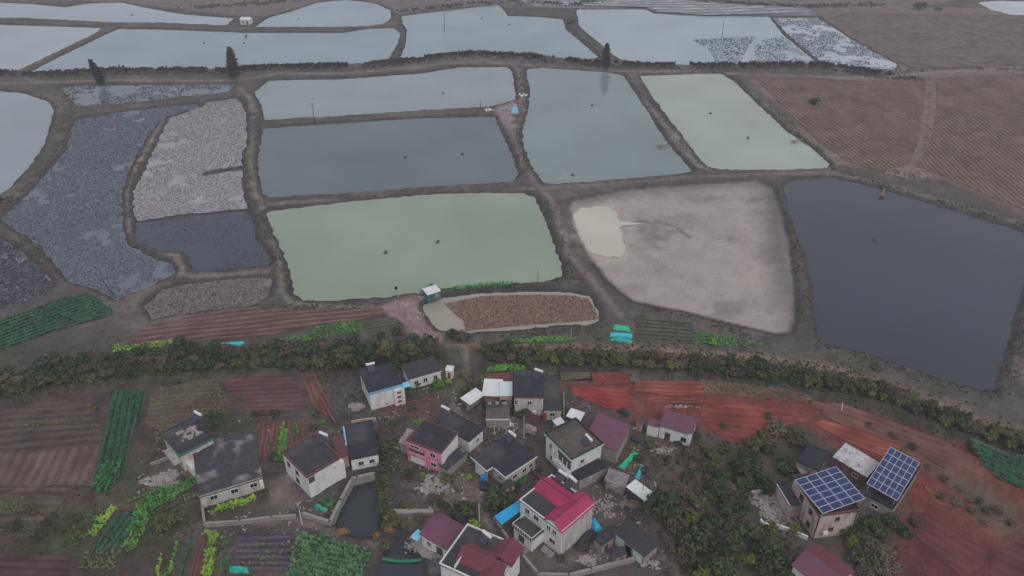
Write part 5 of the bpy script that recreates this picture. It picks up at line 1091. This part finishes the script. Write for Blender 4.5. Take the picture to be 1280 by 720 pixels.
# ------------------------------------------------------------------ solar arrays
def solar(label, p, h, nx, ny, tilt):
    """p: left, near, right corners of the array in the photo"""
    l, f, r_ = [G(*q, h) for q in p]; u = r_-f; rot = math.atan2(u.y, u.x); U = u.length
    V = (l-f).dot(Vector((-math.sin(rot), math.cos(rot), 0)))
    t = empty('solar_array', (f.x, f.y, 0), rot); tag(t, label, 'solar array')
    base = h-.3; slope = math.tan(tilt); Z = lambda y: base+y*slope
    fr = MB()
    for i in range(nx+1): x = U*i/nx; fr.slab([(x-.07,0,Z(0)+.06),(x+.07,0,Z(0)+.06),(x+.07,V,Z(V)+.06),(x-.07,V,Z(V)+.06)], .12)
    for j in range(ny+1):
        y = V*j/ny
        for i in range(nx): fr.slab([(U*i/nx+.075,y-.05,Z(y-.05)+.06),(U*(i+1)/nx-.075,y-.05,Z(y-.05)+.06),(U*(i+1)/nx-.075,y+.05,Z(y+.05)+.06),(U*i/nx+.075,y+.05,Z(y+.05)+.06)], .1)
    fr.build('frame', M['alu'], t); pm = None
    for i in range(nx):
        for j in range(ny):
            x0 = U*i/nx; y0 = V*j/ny
            if pm is None:
                q = MB(); w, d = U/nx, V/ny
                for k in range(2): q.slab([(w*k/2+.09-.05*k,.055,.055*slope),(w*(k+1)/2-.04-.05*k,.055,.055*slope),(w*(k+1)/2-.04-.05*k,d-.055,(d-.055)*slope),(w*k/2+.09-.05*k,d-.055,(d-.055)*slope)], .04)
                q.box(w/2-.055, w/2-.035, .06, d-.06, -.04+.06*slope, .0)
                pm = q.build('solar_module', M['solar_blue'], t); pm.location = (x0, y0, Z(y0)+.02)
            else:
                c = pm.copy(); COL.objects.link(c); c.parent = t; c.location = (x0, y0, Z(y0)+.02)
    for x in (.4, U/2, U-.4):
        for y in (.4, V-.4):
            lg = MB(); lg.tube((x,y,0 if tilt > 1 else base-1.6), (x,y,Z(y)-.07), .06, n=6); lg.build('leg', M['alu'], t)
    return t
solar('tilted blue solar array over the grey brown house, four columns of panels', ((1003,599.5),(1029,640.5),(1081.5,622)), 8.0, 4, 6, math.radians(6))
solar('blue solar array over the low store beside the red slope, right one of the two', ((1084,604),(1122,624.5),(1150,577)), 5.2, 6, 5, math.radians(5))

# ------------------------------------------------------------------ solar water heaters on the roofs
def heater():
    t = empty('water_heater', (0,0,0)); a = MB(); a.tube((-1.05,.55,1.3), (1.05,.55,1.3), .31, n=12); a.build('tank', M['tank_white'], t)
    c = MB(); c.slab([(-.75,-1.05,.18),(.75,-1.05,.18),(.75,.45,1.12),(-.75,.45,1.12)], .07); o = c.build('collector', M['collector'], t)
    f = MB(); f.slab([(-.83,-1.05,.22),(-.76,-1.05,.22),(-.76,.4,1.15),(-.83,.4,1.15)], .1); f.slab([(.76,-1.05,.22),(.83,-1.05,.22),(.83,.4,1.15),(.76,.4,1.15)], .1); f.slab([(-.755,-1.12,.22),(.755,-1.12,.22),(.755,-1.06,.26),(-.755,-1.06,.26)], .1); f.build('frame', M['steel'], o)
    for x in (-.75, .75):
        b = MB(); b.tube((x,.6,0), (x,.55,1.05), .03, n=5); b.build('leg', M['alu'], t)
    return t
wh0 = heater(); first = True
for px, py, h, d, lab in [(246,524,4.8,((200,530),(214,538)),'solar water heater at the rear edge of the moss stained roof'),
    (403,550,6.0,((0,0),(16,7)),'solar water heater on the mottled purple grey roof'),
    (464,462,5.2,((0,0),(10,-2)),'solar water heater on the blue edged house'),
    (555,517,5.8,((0,0),(14,7)),'solar water heater behind the plain roof of the pink house'),
    (672,470,5.8,((0,0),(14,5)),'solar water heater on the dark roof of the two storey grey house'),
    (638,549,3.5,((0,0),(13,10)),'solar water heater on the notched dark roof'),
    (733,554,6.6,((0,0),(14,15)),'solar water heater on the brown terrace roof'),
    (701,599,6.6,((0,0),(14,10)),'solar water heater behind the crimson roofs, left one with the bright tank'),
    (713,606,6.6,((0,0),(14,12)),'solar water heater behind the crimson roofs, right one'),
    (606,676,6.6,((0,0),(13,11)),'solar water heater on the terrace of the dark red roofed house')]:
    o = wh0 if first else copy_tree(wh0); first = False
    p = G(px, py, h); a = G(px, py, h); b = G(px+d[1][0]-d[0][0], py+d[1][1]-d[0][1], h)
    o.location = (p.x, p.y, h+.01); o.rotation_euler = (0, 0, math.atan2(b.y-a.y, b.x-a.x)); tag(o, lab, 'water heater', 'solar water heaters on the roofs')

# ------------------------------------------------------------------ walls, sheets, poles, small things
def wall_line(name, label, pts, h, t, m, cap=None, cat='wall'):
    P = [G(*p, h) for p in pts]; top = empty(name, (P[0].x, P[0].y, 0)); tag(top, label, cat); o = Vector((P[0].x, P[0].y, 0)); b = MB(); c = MB()
    for a, e in zip(P[:-1], P[1:]):
        d = Vector((e.x-a.x, e.y-a.y, 0)); L = d.length; d /= L; n = Vector((-d.y, d.x, 0)); a = Vector((a.x, a.y, 0))-o; e = Vector((e.x, e.y, 0))-o
        for mb, w, z0, z1 in ((b, t/2, -.9, h), (c, t/2+.06, h+.002, h+.1)):
            q = [a-n*w-d*w*.98, e-n*w+d*w*.98*0, e+n*w+d*0, a+n*w-d*w*.98]; mb.prism([(v.x, v.y) for v in q], z0, z1)
    b.build('wall_body', M[m], top); c.build('coping', M[cap or m], top)
    return top
wall_line('boundary_wall', 'grey boundary wall along the dirt lane below the long low house', [(251.5,623),(255.5,654),(300,651),(340,646),(369.7,643.5)], 1.0, .35, 'concrete')
wall_line('pond_wall', 'pale concrete wall wrapping the grey pond below the white house', [(379.5,641.5),(412.6,652),(426,624),(440,598),(447,596),(468,591)], 1.1, .5, 'concrete')
wall_line('trough_wall', 'low grey block trough at the top of the bare plot right of the grey pond', [(491,639),(542,639)], .8, .9, 'concrete')
wall_line('boundary_wall', 'grey boundary wall curving round the yard of the crimson roofed house', [(655,695),(673,717),(712,718),(740,711),(794,697)], 1.0, .4, 'concrete')
wall_line('yard_wall', 'straight yard wall from the blue sheet roof to the dark red roofs', [(618.6,648),(628,662),(638,677)], 1.0, .3, 'concrete')
wall_line('white_wall', 'thin white curved wall below the pale rubble field', [(951.5,650),(955,654),(975,657),(990,662),(1010,671)], .9, .25, 'trim_white')
wall_line('white_wall', 'short pale wall at the upper corner of the pale rubble field', [(941,615),(960,610)], .9, .5, 'concrete')
wall_line('yard_wall', 'reddish brick wall along the left of the bare yard by the blue edged house', [(399,494),(408,510),(419,528)], 1.1, .3, 'maroon')
wall_line('yard_wall', 'low brick wall below the blue edged house', [(440,527),(455,524),(470,523)], .8, .3, 'wall_brick')
wall_line('garden_wall', 'thin red wall beside the small lawn right of the notched roof', [(664,586),(672,594),(681,603)], .9, .2, 'maroon')
wall_line('yard_wall', 'crumbling wall behind the rubble yard of the moss roofed house', [(189,579),(210,571),(222,566)], .7, .25, 'concrete')

def sheet(name, label, pts, h, m, rise=0, posts=True, th=.06, cat='roof', group=None):
    P = [G(*p, h) for p in pts]; o = sum(P, Vector())/len(P); t = empty(name, (o.x, o.y, 0)); tag(t, label, cat, group)
    b = MB(); n = len(P); b.slab([(p.x-o.x, p.y-o.y, h+(rise if i >= n/2 else 0)) for i, p in enumerate(P)], th); b.build('sheet', M[m], t)
    if posts:
        for p in P: q = MB(); v = (p-o)*.94; q.tube((v.x, v.y, 0), (v.x, v.y, h-.08), .05, n=5); q.build('post', M['steel'], t)
    return t
sb = sheet('sheet_canopy', 'bright blue sheet roof canopy left of the crimson house', [(618,645),(627,656),(663.5,631),(655.7,622)], 2.5, 'metal_blue', .3, cat='canopy')
def loose(name, label, pts, h, m, cat='tarpaulin', bumps=.35, group=None):
    """a draped, rumpled sheet with thickness, lying over a low heap"""
    P = [G(*p, 0) for p in pts]; o = sum(P, Vector())/len(P); mb = MB(); n = 7; Z = {}
    a, b, c, d = P[:4]; vs = []; fs = []
    for i in range(n+1):
        for j in range(n+1):
            s, t = i/n, j/n; p = (a*(1-s)+b*s)*(1-t)+(d*(1-s)+c*s)*t-o; e = min(s,1-s,t,1-t)
            vs.append((p.x+RNG.gauss(0,.08), p.y+RNG.gauss(0,.08), h*min(1, e*4)*(1-bumps+RNG.random()*bumps)+.05))
    for i in range(n):
        for j in range(n): q = i*(n+1)+j; fs.append((q, q+n+1, q+n+2, q+1))
    k = len(vs); vs2 = vs+[(v[0], v[1], 0.0) for v in vs]; ring = [i*(n+1) for i in range(n)]+[n*(n+1)+j for j in range(n)]+[i*(n+1)+n for i in range(n,0,-1)]+[j for j in range(n,0,-1)]
    fs2 = fs+[tuple(k+i for i in reversed(f)) for f in fs]+[(ring[i], ring[(i+1)%len(ring)], ring[(i+1)%len(ring)]+k, ring[i]+k) for i in range(len(ring))]
    mb.add(vs2, fs2); ob = mb.build(name, M[m]); ob.location = (o.x, o.y, 0); tag(ob, label, cat, group); return ob
loose('tarpaulin', 'crumpled blue tarpaulin heap right of the crimson house', [(736,650),(743,648),(752,661),(744,667)], 1.2, 'tarp_blue')
loose('tarpaulin', 'light blue tarpaulin between the rusty lean-to and the slab roofed house', [(426,573),(431,586),(436,582),(432,571)], 2.4, 'tarp_lblue')
loose('tarpaulin', 'dark sheet mound standing in for shade at the foot of the crimson house wall', [(716,686),(734,692),(747,668),(735,656)], 1.0, 'tarp_dark')  # draped dark sheet put where the yard asphalt only lies in shade
loose('tarpaulin', 'dark tarpaulin heap behind the plum barn', [(770,515),(784,523),(788,516),(776,511)], 1.3, 'tarp_dark')
loose('tarpaulin', 'blue grey tarpaulin heap right of the plum barn', [(787,550),(800,557),(806,551),(792,545)], .9, 'collector')
loose('tarpaulin', 'small light blue tarpaulin on the gravel between the middle ponds', [(639,141),(648,142),(648,136),(640,135)], 2.0, 'tarp_lblue')
for p, m, lab in [([(773,584),(779,587),(798,567),(792,564)], 'tarp_green', 'long green net tunnel in the garden right of the dark roofed wing'),
    ([(794,597),(799,600),(806,583),(801,581)], 'tarp_cyan', 'blue film tunnel right of the long green net tunnel'),
    ([(392,634),(407,641),(410,637),(395,630)], 'tarp_teal', 'teal film cover beside the small garden bed inside the pond wall'),
    ([(287,716),(310,717),(310,709),(287,708)], 'tarp_teal', 'teal film cover at the lower edge of the dark mulched plot'),
    ([(763,427),(790,429),(790,425),(763,423)], 'tarp_teal', 'teal film tunnel, nearest of the stack beside the dark row field'),
    ([(763,421),(790,423),(790,418),(763,416)], 'tarp_cyan', 'cyan film tunnel, middle of the stack beside the dark row field'),
    ([(766,412),(788,415),(787,409),(768,406)], 'tarp_green', 'green net tunnel, farthest of the stack beside the dark row field'),
    ([(274,434),(312,431),(312,428),(274,430)], 'tarp_cyan', 'thin cyan film row below the left ploughed strip')]:
    loose('film_tunnel', lab, p, .7, m, 'film tunnel', .15, 'plastic film tunnels over beds')
loose('net', 'dark green net hung beside the pump hut', [(525,364),(531,366),(544,357),(540,354)], 1.0, 'net_green', 'net')

def pole(name, label, foot, top, r=.13, m='pole_pale', arm=0, lean=True, cat='pole'):
    b = G(*foot, 0); z = ground_z(b.x, b.y)
    if z < WL: b = G(*foot, WL); z = WL
    x = (top[0]-640)/FPX; v = (360-top[1])/FPX; dy = math.cos(PITCH)+v*math.sin(PITCH); dz = -math.sin(PITCH)+v*math.cos(PITCH); k = b.y/dy
    tp = Vector((x*k, b.y, CAMZ+dz*k))
    t = empty(name, (b.x, b.y, z)); tag(t, label, cat); d = tp-Vector((b.x, b.y, z))
    q = MB(); q.tube((0,0,-1.0), d, r, r*.65, 8); q.build('shaft', M[m], t)
    if arm:
        for f in (.98, .88):
            c = MB(); e = d*f; c.box(e.x-arm, e.x+arm, e.y-.06-.13, e.y+.06-.13, e.z-.06, e.z+.06); a = c.build('cross_arm', M['steel'], t)
            i = MB()
            for s in (-.9, 0.35, .9): i.tube((e.x+arm*s, e.y-.13, e.z+.06), (e.x+arm*s, e.y-.13, e.z+.26), .05, n=6)
            i.build('insulator', M['trim_white'], a)
    return t
pole('utility_pole', 'pale utility pole leaning beside the corner of the boundary wall by the lane', (377.5,656), (373.4,633.5), .16, arm=1.0)
pole('utility_pole', 'tall white pole beside the track above the bright green bush', (599,652), (598.8,629.5), .14)
pole('lamp_post', 'thin pale pole in the cluttered yard below the flat brown store', (619,543), (617,528), .12, arm=.5)
pole('utility_pole', 'dark utility pole on the thin dike of the middle left ponds', (393,153), (390,129), .16, 'pole_wood', arm=.8)
pole('utility_pole', 'dark utility pole on the far embankment above the middle left pond', (470,91), (468,75), .16, 'pole_wood', arm=.8)
pole('utility_pole', 'dark slanting pole in the far pond between the two dikes', (555,39), (555.4,15), .2, 'pole_wood')
pole('utility_pole', 'dark slanting pole standing in the far right open pond', (902.5,47), (905,25), .2, 'pole_wood')
pole('post', 'short dark post at the end of the thin dike by the white bags', (601,135), (600.5,128), .16, 'pole_wood')
pole('post', 'thin dark post at the near right bank of the green pond', (672.5,351), (672.5,338), .12, 'pole_wood')
pole('post', 'thin pale post among the stubble pond margin and the green strip', (714,426), (714,411), .1, 'pole_pale')
pole('post', 'bare leaning stick with a fork in the long curved pond', (146,372), (126,348), .16, 'pole_wood')
lp = pole('post', 'pale leaning post with a dark box on top beside the green pond', (498.5,371), (495,359), .16, 'pole_pale')
bx = MB(); bx.box(-.35-.55, .35-.55, -.3, .3, 2.55, 3.3); bx.build('box', M['black'], lp)
pole('post', 'slim white post on the red slope above the solar arrays', (1053,514), (1053,503), .12, 'trim_white')
pole('post', 'tall thin post on the right of the open shed with pale green roof', (803,626), (804.5,602), .09, 'pole_wood')
pole('post', 'grey post in the yard right of the flat brown store', (655,548), (655,520), .09, 'pole_pale')
pole('post', 'grey post between the two storey house and the plum barn', (705,523), (705,490), .09, 'pole_pale')

# aerators floating on the ponds
def aerator():
    t = empty('pond_aerator', (0,0,0)); f = MB()
    for y in (-.75, .75): f.tube((-1.1,y,.05), (1.1,y,.05), .17, n=8)
    f.build('float', M['steel'], t); m = MB(); m.box(-.3,.3,-.25,.25,.3,.75); m.build('motor', M['black'], t)
    s = MB(); s.tube((0,-1.5,.42), (0,1.5,.42), .05, n=6); s.build('shaft', M['alu'], t)
    for y in (-1.25, 1.25):
        w = MB()
        for k in range(6):
            a = k*math.pi/3; w.rbox((.32*math.cos(a), y, .42+.32*math.sin(a)), (.5,.28,.05), Matrix.Rotation(-a, 3, 'Y'))
        w.build('paddle_wheel', M['steel'], t)
    return t
ae = aerator(); first = True
for px, py, lab in [(554,117,'small dark aerator floating in the pale middle pond'),(506,197,'left aerator of the pair in the slate grey middle pond'),(578,193,'right aerator of the pair in the slate grey middle pond'),
    (740,132,'dark aerator in the upper part of the tall centre pond'),(716,219,'aerator at the near bank of the tall centre pond'),(602,23,'tiny aerator in the far pond, nearer the shore'),(636,31,'tiny aerator in the far pond, lower of the two'),
    (888,142,'upper aerator in the pale green right pond'),(935,173,'lower aerator in the pale green right pond'),(482,316,'left aerator in the green pond'),(547,303,'right aerator in the green pond'),
    (1093,301,'single dark aerator in the dark slate pond'),(255,54,'left aerator in the wide far left pond'),(305,54,'right aerator in the wide far left pond'),(165,19,'tiny aerator in the farthest left pond'),(373,24,'tiny aerator in the pond right of the white hut')]:
    o = ae if first else copy_tree(ae); first = False; p = G(px, py, WL); o.location = (p.x, p.y, WL+.06); o.rotation_euler = (0,0,RNG.uniform(-.6,.6)); o.scale = (.62,.62,.62); tag(o, lab, 'aerator', 'pond aerators')
# feeding jetties
def jetty(label, foot, tip):
    a = G(*foot, 0); b = G(*tip, 0); d = b-a; L = d.length; t = empty('jetty', (a.x, a.y, 0), math.atan2(d.y, d.x)); tag(t, label, 'jetty', 'small feeding jetties')
    k = MB(); k.box(-.5, L, -.4, .4, -.1, 0); k.build('deck', M['wood'], t); q = MB(); q.box(L+.003, L+1.4, -1, 1, -.1, .05); q.build('platform', M['wood'], t)
    for y in (-.3, .3): p = MB(); p.tube((L-.2,y,-2.5), (L-.2,y,-.102), .07, n=5); p.build('post', M['pole_wood'], t)
jetty('little jetty reaching into the tall centre pond from its right dike', (836,180), (826,182))
jetty('little jetty in the pale green right pond, off its right dike', (1003,174), (994,176))
jetty('little jetty below the white hut in the wide far left pond', (308,41), (307,45))
jetty('little jetty with a pale end at the top of the dark slate pond', (1106,235), (1103,243))

# heaps of rubble, bags and boards
def heap(name, label, px, py, w, d, n, size, m, h=.6, cat='rubble', rot=0):
    p = G(px, py); b = MB()
    for _ in range(n):
        a = RNG.uniform(0, 6.28); r = RNG.random()**.65*(1+.25*math.sin(3*a+px)+.15*math.sin(7*a+py)); x, y = w*r*math.cos(a), d*r*math.sin(a); s = size*RNG.choice((.35,.5,.6,.8,1.2))
        R_ = Matrix.Rotation(RNG.uniform(0,6.28), 3, 'Z') @ Matrix.Rotation(RNG.gauss(0,.45), 3, 'X') @ Matrix.Rotation(RNG.gauss(0,.45), 3, 'Y')
        b.rbox((x, y, h*max(0,1-r)*RNG.uniform(.4,1.1)*.7+s*.1), (s*RNG.uniform(.5,1.6), s*RNG.uniform(.4,1), s*RNG.uniform(.2,.5)), R_)
    o = b.build(name, M[m]); o.location = (p.x, p.y, 0); o.rotation_euler = (0,0,rot); tag(o, label, cat, kind='stuff' if max(w, d) > 3.9 and n < 170 else None); return o
heap('rubble_pile', 'pale rubble heap in the yard left of the moss roofed house', 205, 600, 3.8, 2.2, 380, .6, 'stone_pale', .5)
heap('rubble_pile', 'pale rubble heap in front of the pink house', 543, 608, 3.6, 2.8, 240, .6, 'stone_pale', .6)
heap('rubble_pile', 'broad field of pale broken stone left of the solar house', 974, 636, 4.4, 4.6, 700, .55, 'stone_grey', .4)
heap('rubble_pile', 'bright stone edge of the pale rubble field', 958, 640, 1.4, 3.0, 160, .5, 'stone_pale', .5)
heap('rubble_pile', 'scattered debris in the yard right of the crimson house', 752, 634, 3.4, 2.6, 220, .5, 'stone_grey', .3)
heap('stick_pile', 'heap of white sticks on the yard below the crimson house', 734, 701, 1.8, 1.2, 90, .7, 'stone_pale', .4, 'firewood')
heap('rubble_pile', 'heap of dark and white scrap beside the black roofed shed', 821, 699, 1.9, 1.6, 150, .6, 'stone_dark', .8)
heap('rubble_pile', 'scrap heap ring of pale pieces at the lower end of the black roofed shed', 815, 706, 1.6, 1.0, 60, .6, 'stone_pale', .6)
heap('bag_pile', 'pile of white bags at the end of the thin dike in the middle ponds', 611, 138, 2.0, 1.6, 50, .9, 'tank_white', .9, 'bags')
heap('clutter_pile', 'dark and rusty clutter beside the small light blue tarpaulin on the gravel dike', 646, 145, 1.6, 1.8, 40, .9, 'maroon', .6, 'clutter')
heap('clutter_pile', 'grey clutter on the gravel dike right of the small light blue tarpaulin', 655, 138, 1.0, 2.2, 36, .9, 'stone_grey', .6, 'clutter')
heap('bag_pile', 'pile of white bags on the dike above the small light blue tarpaulin', 654, 119, 1.9, 2.2, 50, .8, 'tank_white', .4, 'bags')
heap('rubble_pile', 'rubble in the bare yard left of the blue edged house', 425, 512, 3.2, 2.2, 90, .5, 'stone_dark', .2)
heap('board_stack', 'pale boards lying in the bare yard left of the blue edged house', 447, 509, 1.8, .6, 14, 1.6, 'stone_pale', .2, 'boards')
heap('clutter_pile', 'white and grey clutter round the thin pole below the flat brown store', 633, 533, 3.0, 1.8, 130, .5, 'stone_grey', .4, 'clutter')
heap('bag_pile', 'white sacks in the cluttered yard below the flat brown store', 638, 532, .7, .5, 12, .8, 'tank_white', .4, 'sacks')
heap('clutter_pile', 'dark clutter with white bits on the step between the pink house and its rear neighbour', 578, 555, 1.8, 1.5, 90, .5, 'stone_dark', .8, 'clutter')
heap('board_stack', 'stack of pale weathered boards in the yard below the narrow lower house', 663, 540, 1.3, 1.1, 26, 1.5, 'stone_grey', .9, 'boards')
heap('rubble_pile', 'grey stones beside the fence of the plum barn', 725, 510, 2.2, 1.0, 70, .5, 'stone_dark', .5)
heap('rubble_pile', 'pale earth heap below the detached plum roofed house', 829, 563, 2.6, 1.0, 120, .5, 'stone_pale', .3)
heap('rubble_pile', 'line of pale stones above the detached plum roofed house', 850, 509, 4.5, .5, 90, .5, 'stone_grey', .3)
heap('rubble_pile', 'stones on the yard behind the long low house', 290, 548, 4.5, 2.2, 150, .5, 'stone_dark', .3)
heap('rubble_pile', 'broken bricks by the red wall below the blue edged house', 533, 500, 2.6, .9, 90, .4, 'maroon', .4)
heap('rubble_pile', 'stones on the corner of the concrete yard of the lower pond', 516, 683, 1.6, 1.8, 50, .5, 'stone_grey', .3)
heap('straw_heap', 'orange straw heap on the bare ground by the track', 565, 625, 2.0, 1.4, 120, .45, 'wood', .5, 'straw')
heap('rubble_pile', 'pale stones along the dike beside the brown ploughed field', 1045, 195, 5.0, 2.2, 80, .7, 'stone_pale', .3)
heap('rubble_pile', 'stones along the field path at the right', 1161, 160, .7, 8.0, 60, .6, 'stone_dark', .2)
heap('rubble_pile', 'grey stones in the wet corner of the ploughed field', 1137, 219, 9.0, 3.5, 160, .7, 'stone_grey', .2)
heap('rubble_pile', 'pale stone line on the dike between the green right pond and the centre', 847, 177, 1.0, 6.0, 50, .8, 'stone_grey', .3)
heap('rubble_pile', 'white debris by the pump hut on the gravel yard', 529, 373, 1.2, .8, 40, .5, 'stone_pale', .3)
heap('rubble_pile', 'small stones along the edge of the gravel yard', 522, 398, 1.5, 4.0, 60, .5, 'stone_pale', .15)
def litter(zone_pts, n, label, m, s0=.28):
    b = MB(); P = GP(zone_pts)
    for x, y in scatter(P, n):
        if vnoise(x, y, 4, 31) < .5: continue
        s = s0*RNG.choice((.5,.7,1,1,1.6,2.4)); R_ = Matrix.Rotation(RNG.uniform(0,6.28), 3, 'Z') @ Matrix.Rotation(RNG.gauss(0,.3), 3, 'X')
        b.rbox((x, y, s*.15), (s*RNG.uniform(.6,1.8), s*RNG.uniform(.4,1), s*RNG.uniform(.2,.6)), R_)
    o = b.build('litter', M[m]); tag(o, label, 'litter', kind='stuff')
VZ = [(400,470),(560,470),(600,520),(700,490),(760,520),(800,560),(830,620),(820,700),(680,712),(600,640),(500,640),(480,560)]
litter(VZ, 2600, 'dark bits of brick and litter strewn over the village yards', 'stone_dark')
litter(VZ, 1500, 'pale bits of stone and litter strewn over the village yards', 'stone_pale', .2)
litter([(180,540),(340,520),(420,620),(420,700),(240,700),(170,620)], 900, 'stone bits strewn around the long low house', 'stone_grey', .2)
for a in [('clutter_pile','dark pile of firewood by the path behind the long dark roofed house',607,516,1.6,.8,70,.5,'wood',.6,'firewood'),('clutter_pile','dark clutter along the left wall of the flat brown store',600,513,1.0,1.8,70,.5,'stone_dark',.5,'clutter'),
          ('clutter_pile','brown clutter between the crimson house and the flat grey shed',742,684,1.4,1.2,70,.45,'wood',.4,'clutter'),('clutter_pile','grey scrap between the two plum roofed buildings',797,536,.9,.6,30,.5,'stone_grey',.5,'scrap'),
          ('clutter_pile','brown brush heap on the bare plot right of the grey pond',515,646,2.2,.9,110,.45,'wood',.4,'brush'),('clutter_pile','dark heap at the back of the rusty lean-to',418,541,2.0,.8,80,.45,'stone_dark',.4,'clutter'),
          ('clutter_pile','pale boards leaning in the yard left of the pink house',498,557,1.6,1.4,24,1.4,'stone_grey',.6,'boards'),('clutter_pile','timber pile under the edge of the open green roofed shed',790,632,2.0,.8,40,1.1,'wood',.5,'timber'),
          ('clutter_pile','clutter by the rear wall of the solar house',983,604,1.2,1.6,70,.5,'stone_dark',.5,'clutter'),('clutter_pile','scrap beside the low store under the right solar array',1090,632,2.4,.8,70,.5,'stone_dark',.4,'scrap'),
          ('clutter_pile','grey pile on the concrete yard of the gabled house',548,695,1.0,1.0,40,.5,'stone_grey',.4,'clutter'),('clutter_pile','dark pile beside the porch of the crimson house',655,684,1.6,1.0,60,.5,'stone_dark',.4,'clutter')]:
    heap(*a)
# blue three wheeled truck
tk = empty('small_truck', (*G(605,607)[:2], 0), math.radians(93)); tag(tk, 'small blue three wheeled truck parked in front of the notched roof house', 'truck')
b = MB(); b.prism([(0.35,-.68),(1.75,-.6),(1.9,-.3),(1.9,.3),(1.75,.6),(.35,.68)], .45, 1.15); b.prism([(0.4,-.64),(1.35,-.55),(1.45,0),(1.35,.55),(.4,.64)], 1.152, 1.8); b.build('cab', M['truck_blue'], tk)
b = MB(); b.slab([(1.38,-.5,1.2),(1.72,-.5,1.17),(1.72,.5,1.17),(1.38,.5,1.2)], .03); b.slab([(1.44,-.5,1.25),(1.5,-.5,1.2),(1.5,.5,1.2),(1.44,.5,1.7)], .02); b.build('windscreen', M['glass'], tk)
b = MB(); b.box(-1.9,.3,-.72,.72,.55,.65); b.box(-1.9,.3,-.72,-.67,.652,1.05); b.box(-1.9,.3,.67,.72,.652,1.05); b.box(-1.9,-1.85,-.665,.665,.652,1.05); b.box(.25,.3,-.665,.665,.652,1.05); b.build('cargo_bed', M['collector'], tk)
for x, y in ((1.35,0),(-1.2,.74),(-1.2,-.74)): w = MB(); w.tube((x,y-.09,.3), (x,y+.09,.3), .3, n=14); w.build('wheel', M['black'], tk)
# pipe frame and net boom on the ponds
t = empty('pipe_frame', (*G(702,224)[:2], -.2)); tag(t, 'white pipe frame leaning over the near bank of the tall centre pond', 'pipe frame')
b = MB(); b.tube((-1.8,-.6,.2), (1.6,3.2,.5), .09, n=6); b.tube((-1.8,-.6,.2), (2.2,.4,.3), .09, n=6); b.tube((1.6,3.2,.5), (2.2,.4,.3), .07, n=6); b.build('frame', M['pole_pale'], t)
ps = [G(477,696,0), G(495,699,0), G(515,699,0), G(527,697,0)]
b = MB()
for a, e in zip(ps[:-1], ps[1:]): b.tube((a.x,a.y,-.55), (e.x,e.y,-.55), .3, n=7)
o = b.build('net_boom', M['net_green']); tag(o, 'dark teal net boom stretched across the lower village pond', 'net')
yd = [G(515,680,0), G(531,668,0), G(546,682,0), G(540,700,0), G(528,696,0)]
b = MB(); b.slab([(p.x, p.y, .06) for p in yd][::1], .5); o = b.build('concrete_yard', M['concrete']); tag(o, kind='structure')
# washing and trailer like things by the solar house
sheet('sheet_canopy', 'pale curved concrete slab canopy at the front of the dark flat roofed shed', [(991,577),(1002,592),(1015,589),(1000,578)], 1.6, 'concrete', 0, True, .12, 'canopy')

# ------------------------------------------------------------------ air
hz = MB(); hz.box(-4600, 4600, -4600, 4600, -5.0, CAMZ+3.0)
hm_ = bpy.data.materials.new('haze'); hm_.use_nodes = True; n = hm_.node_tree.nodes; n.clear()
vo = n.new('ShaderNodeVolumePrincipled'); vo.inputs['Color'].default_value = (0.93, 0.94, 0.99, 1); vo.inputs['Density'].default_value = 0.00042; vo.inputs['Anisotropy'].default_value = 0.2
out = n.new('ShaderNodeOutputMaterial'); hm_.node_tree.links.new(vo.outputs[0], out.inputs['Volume'])
o = hz.build('haze', hm_); tag(o, kind='stuff')
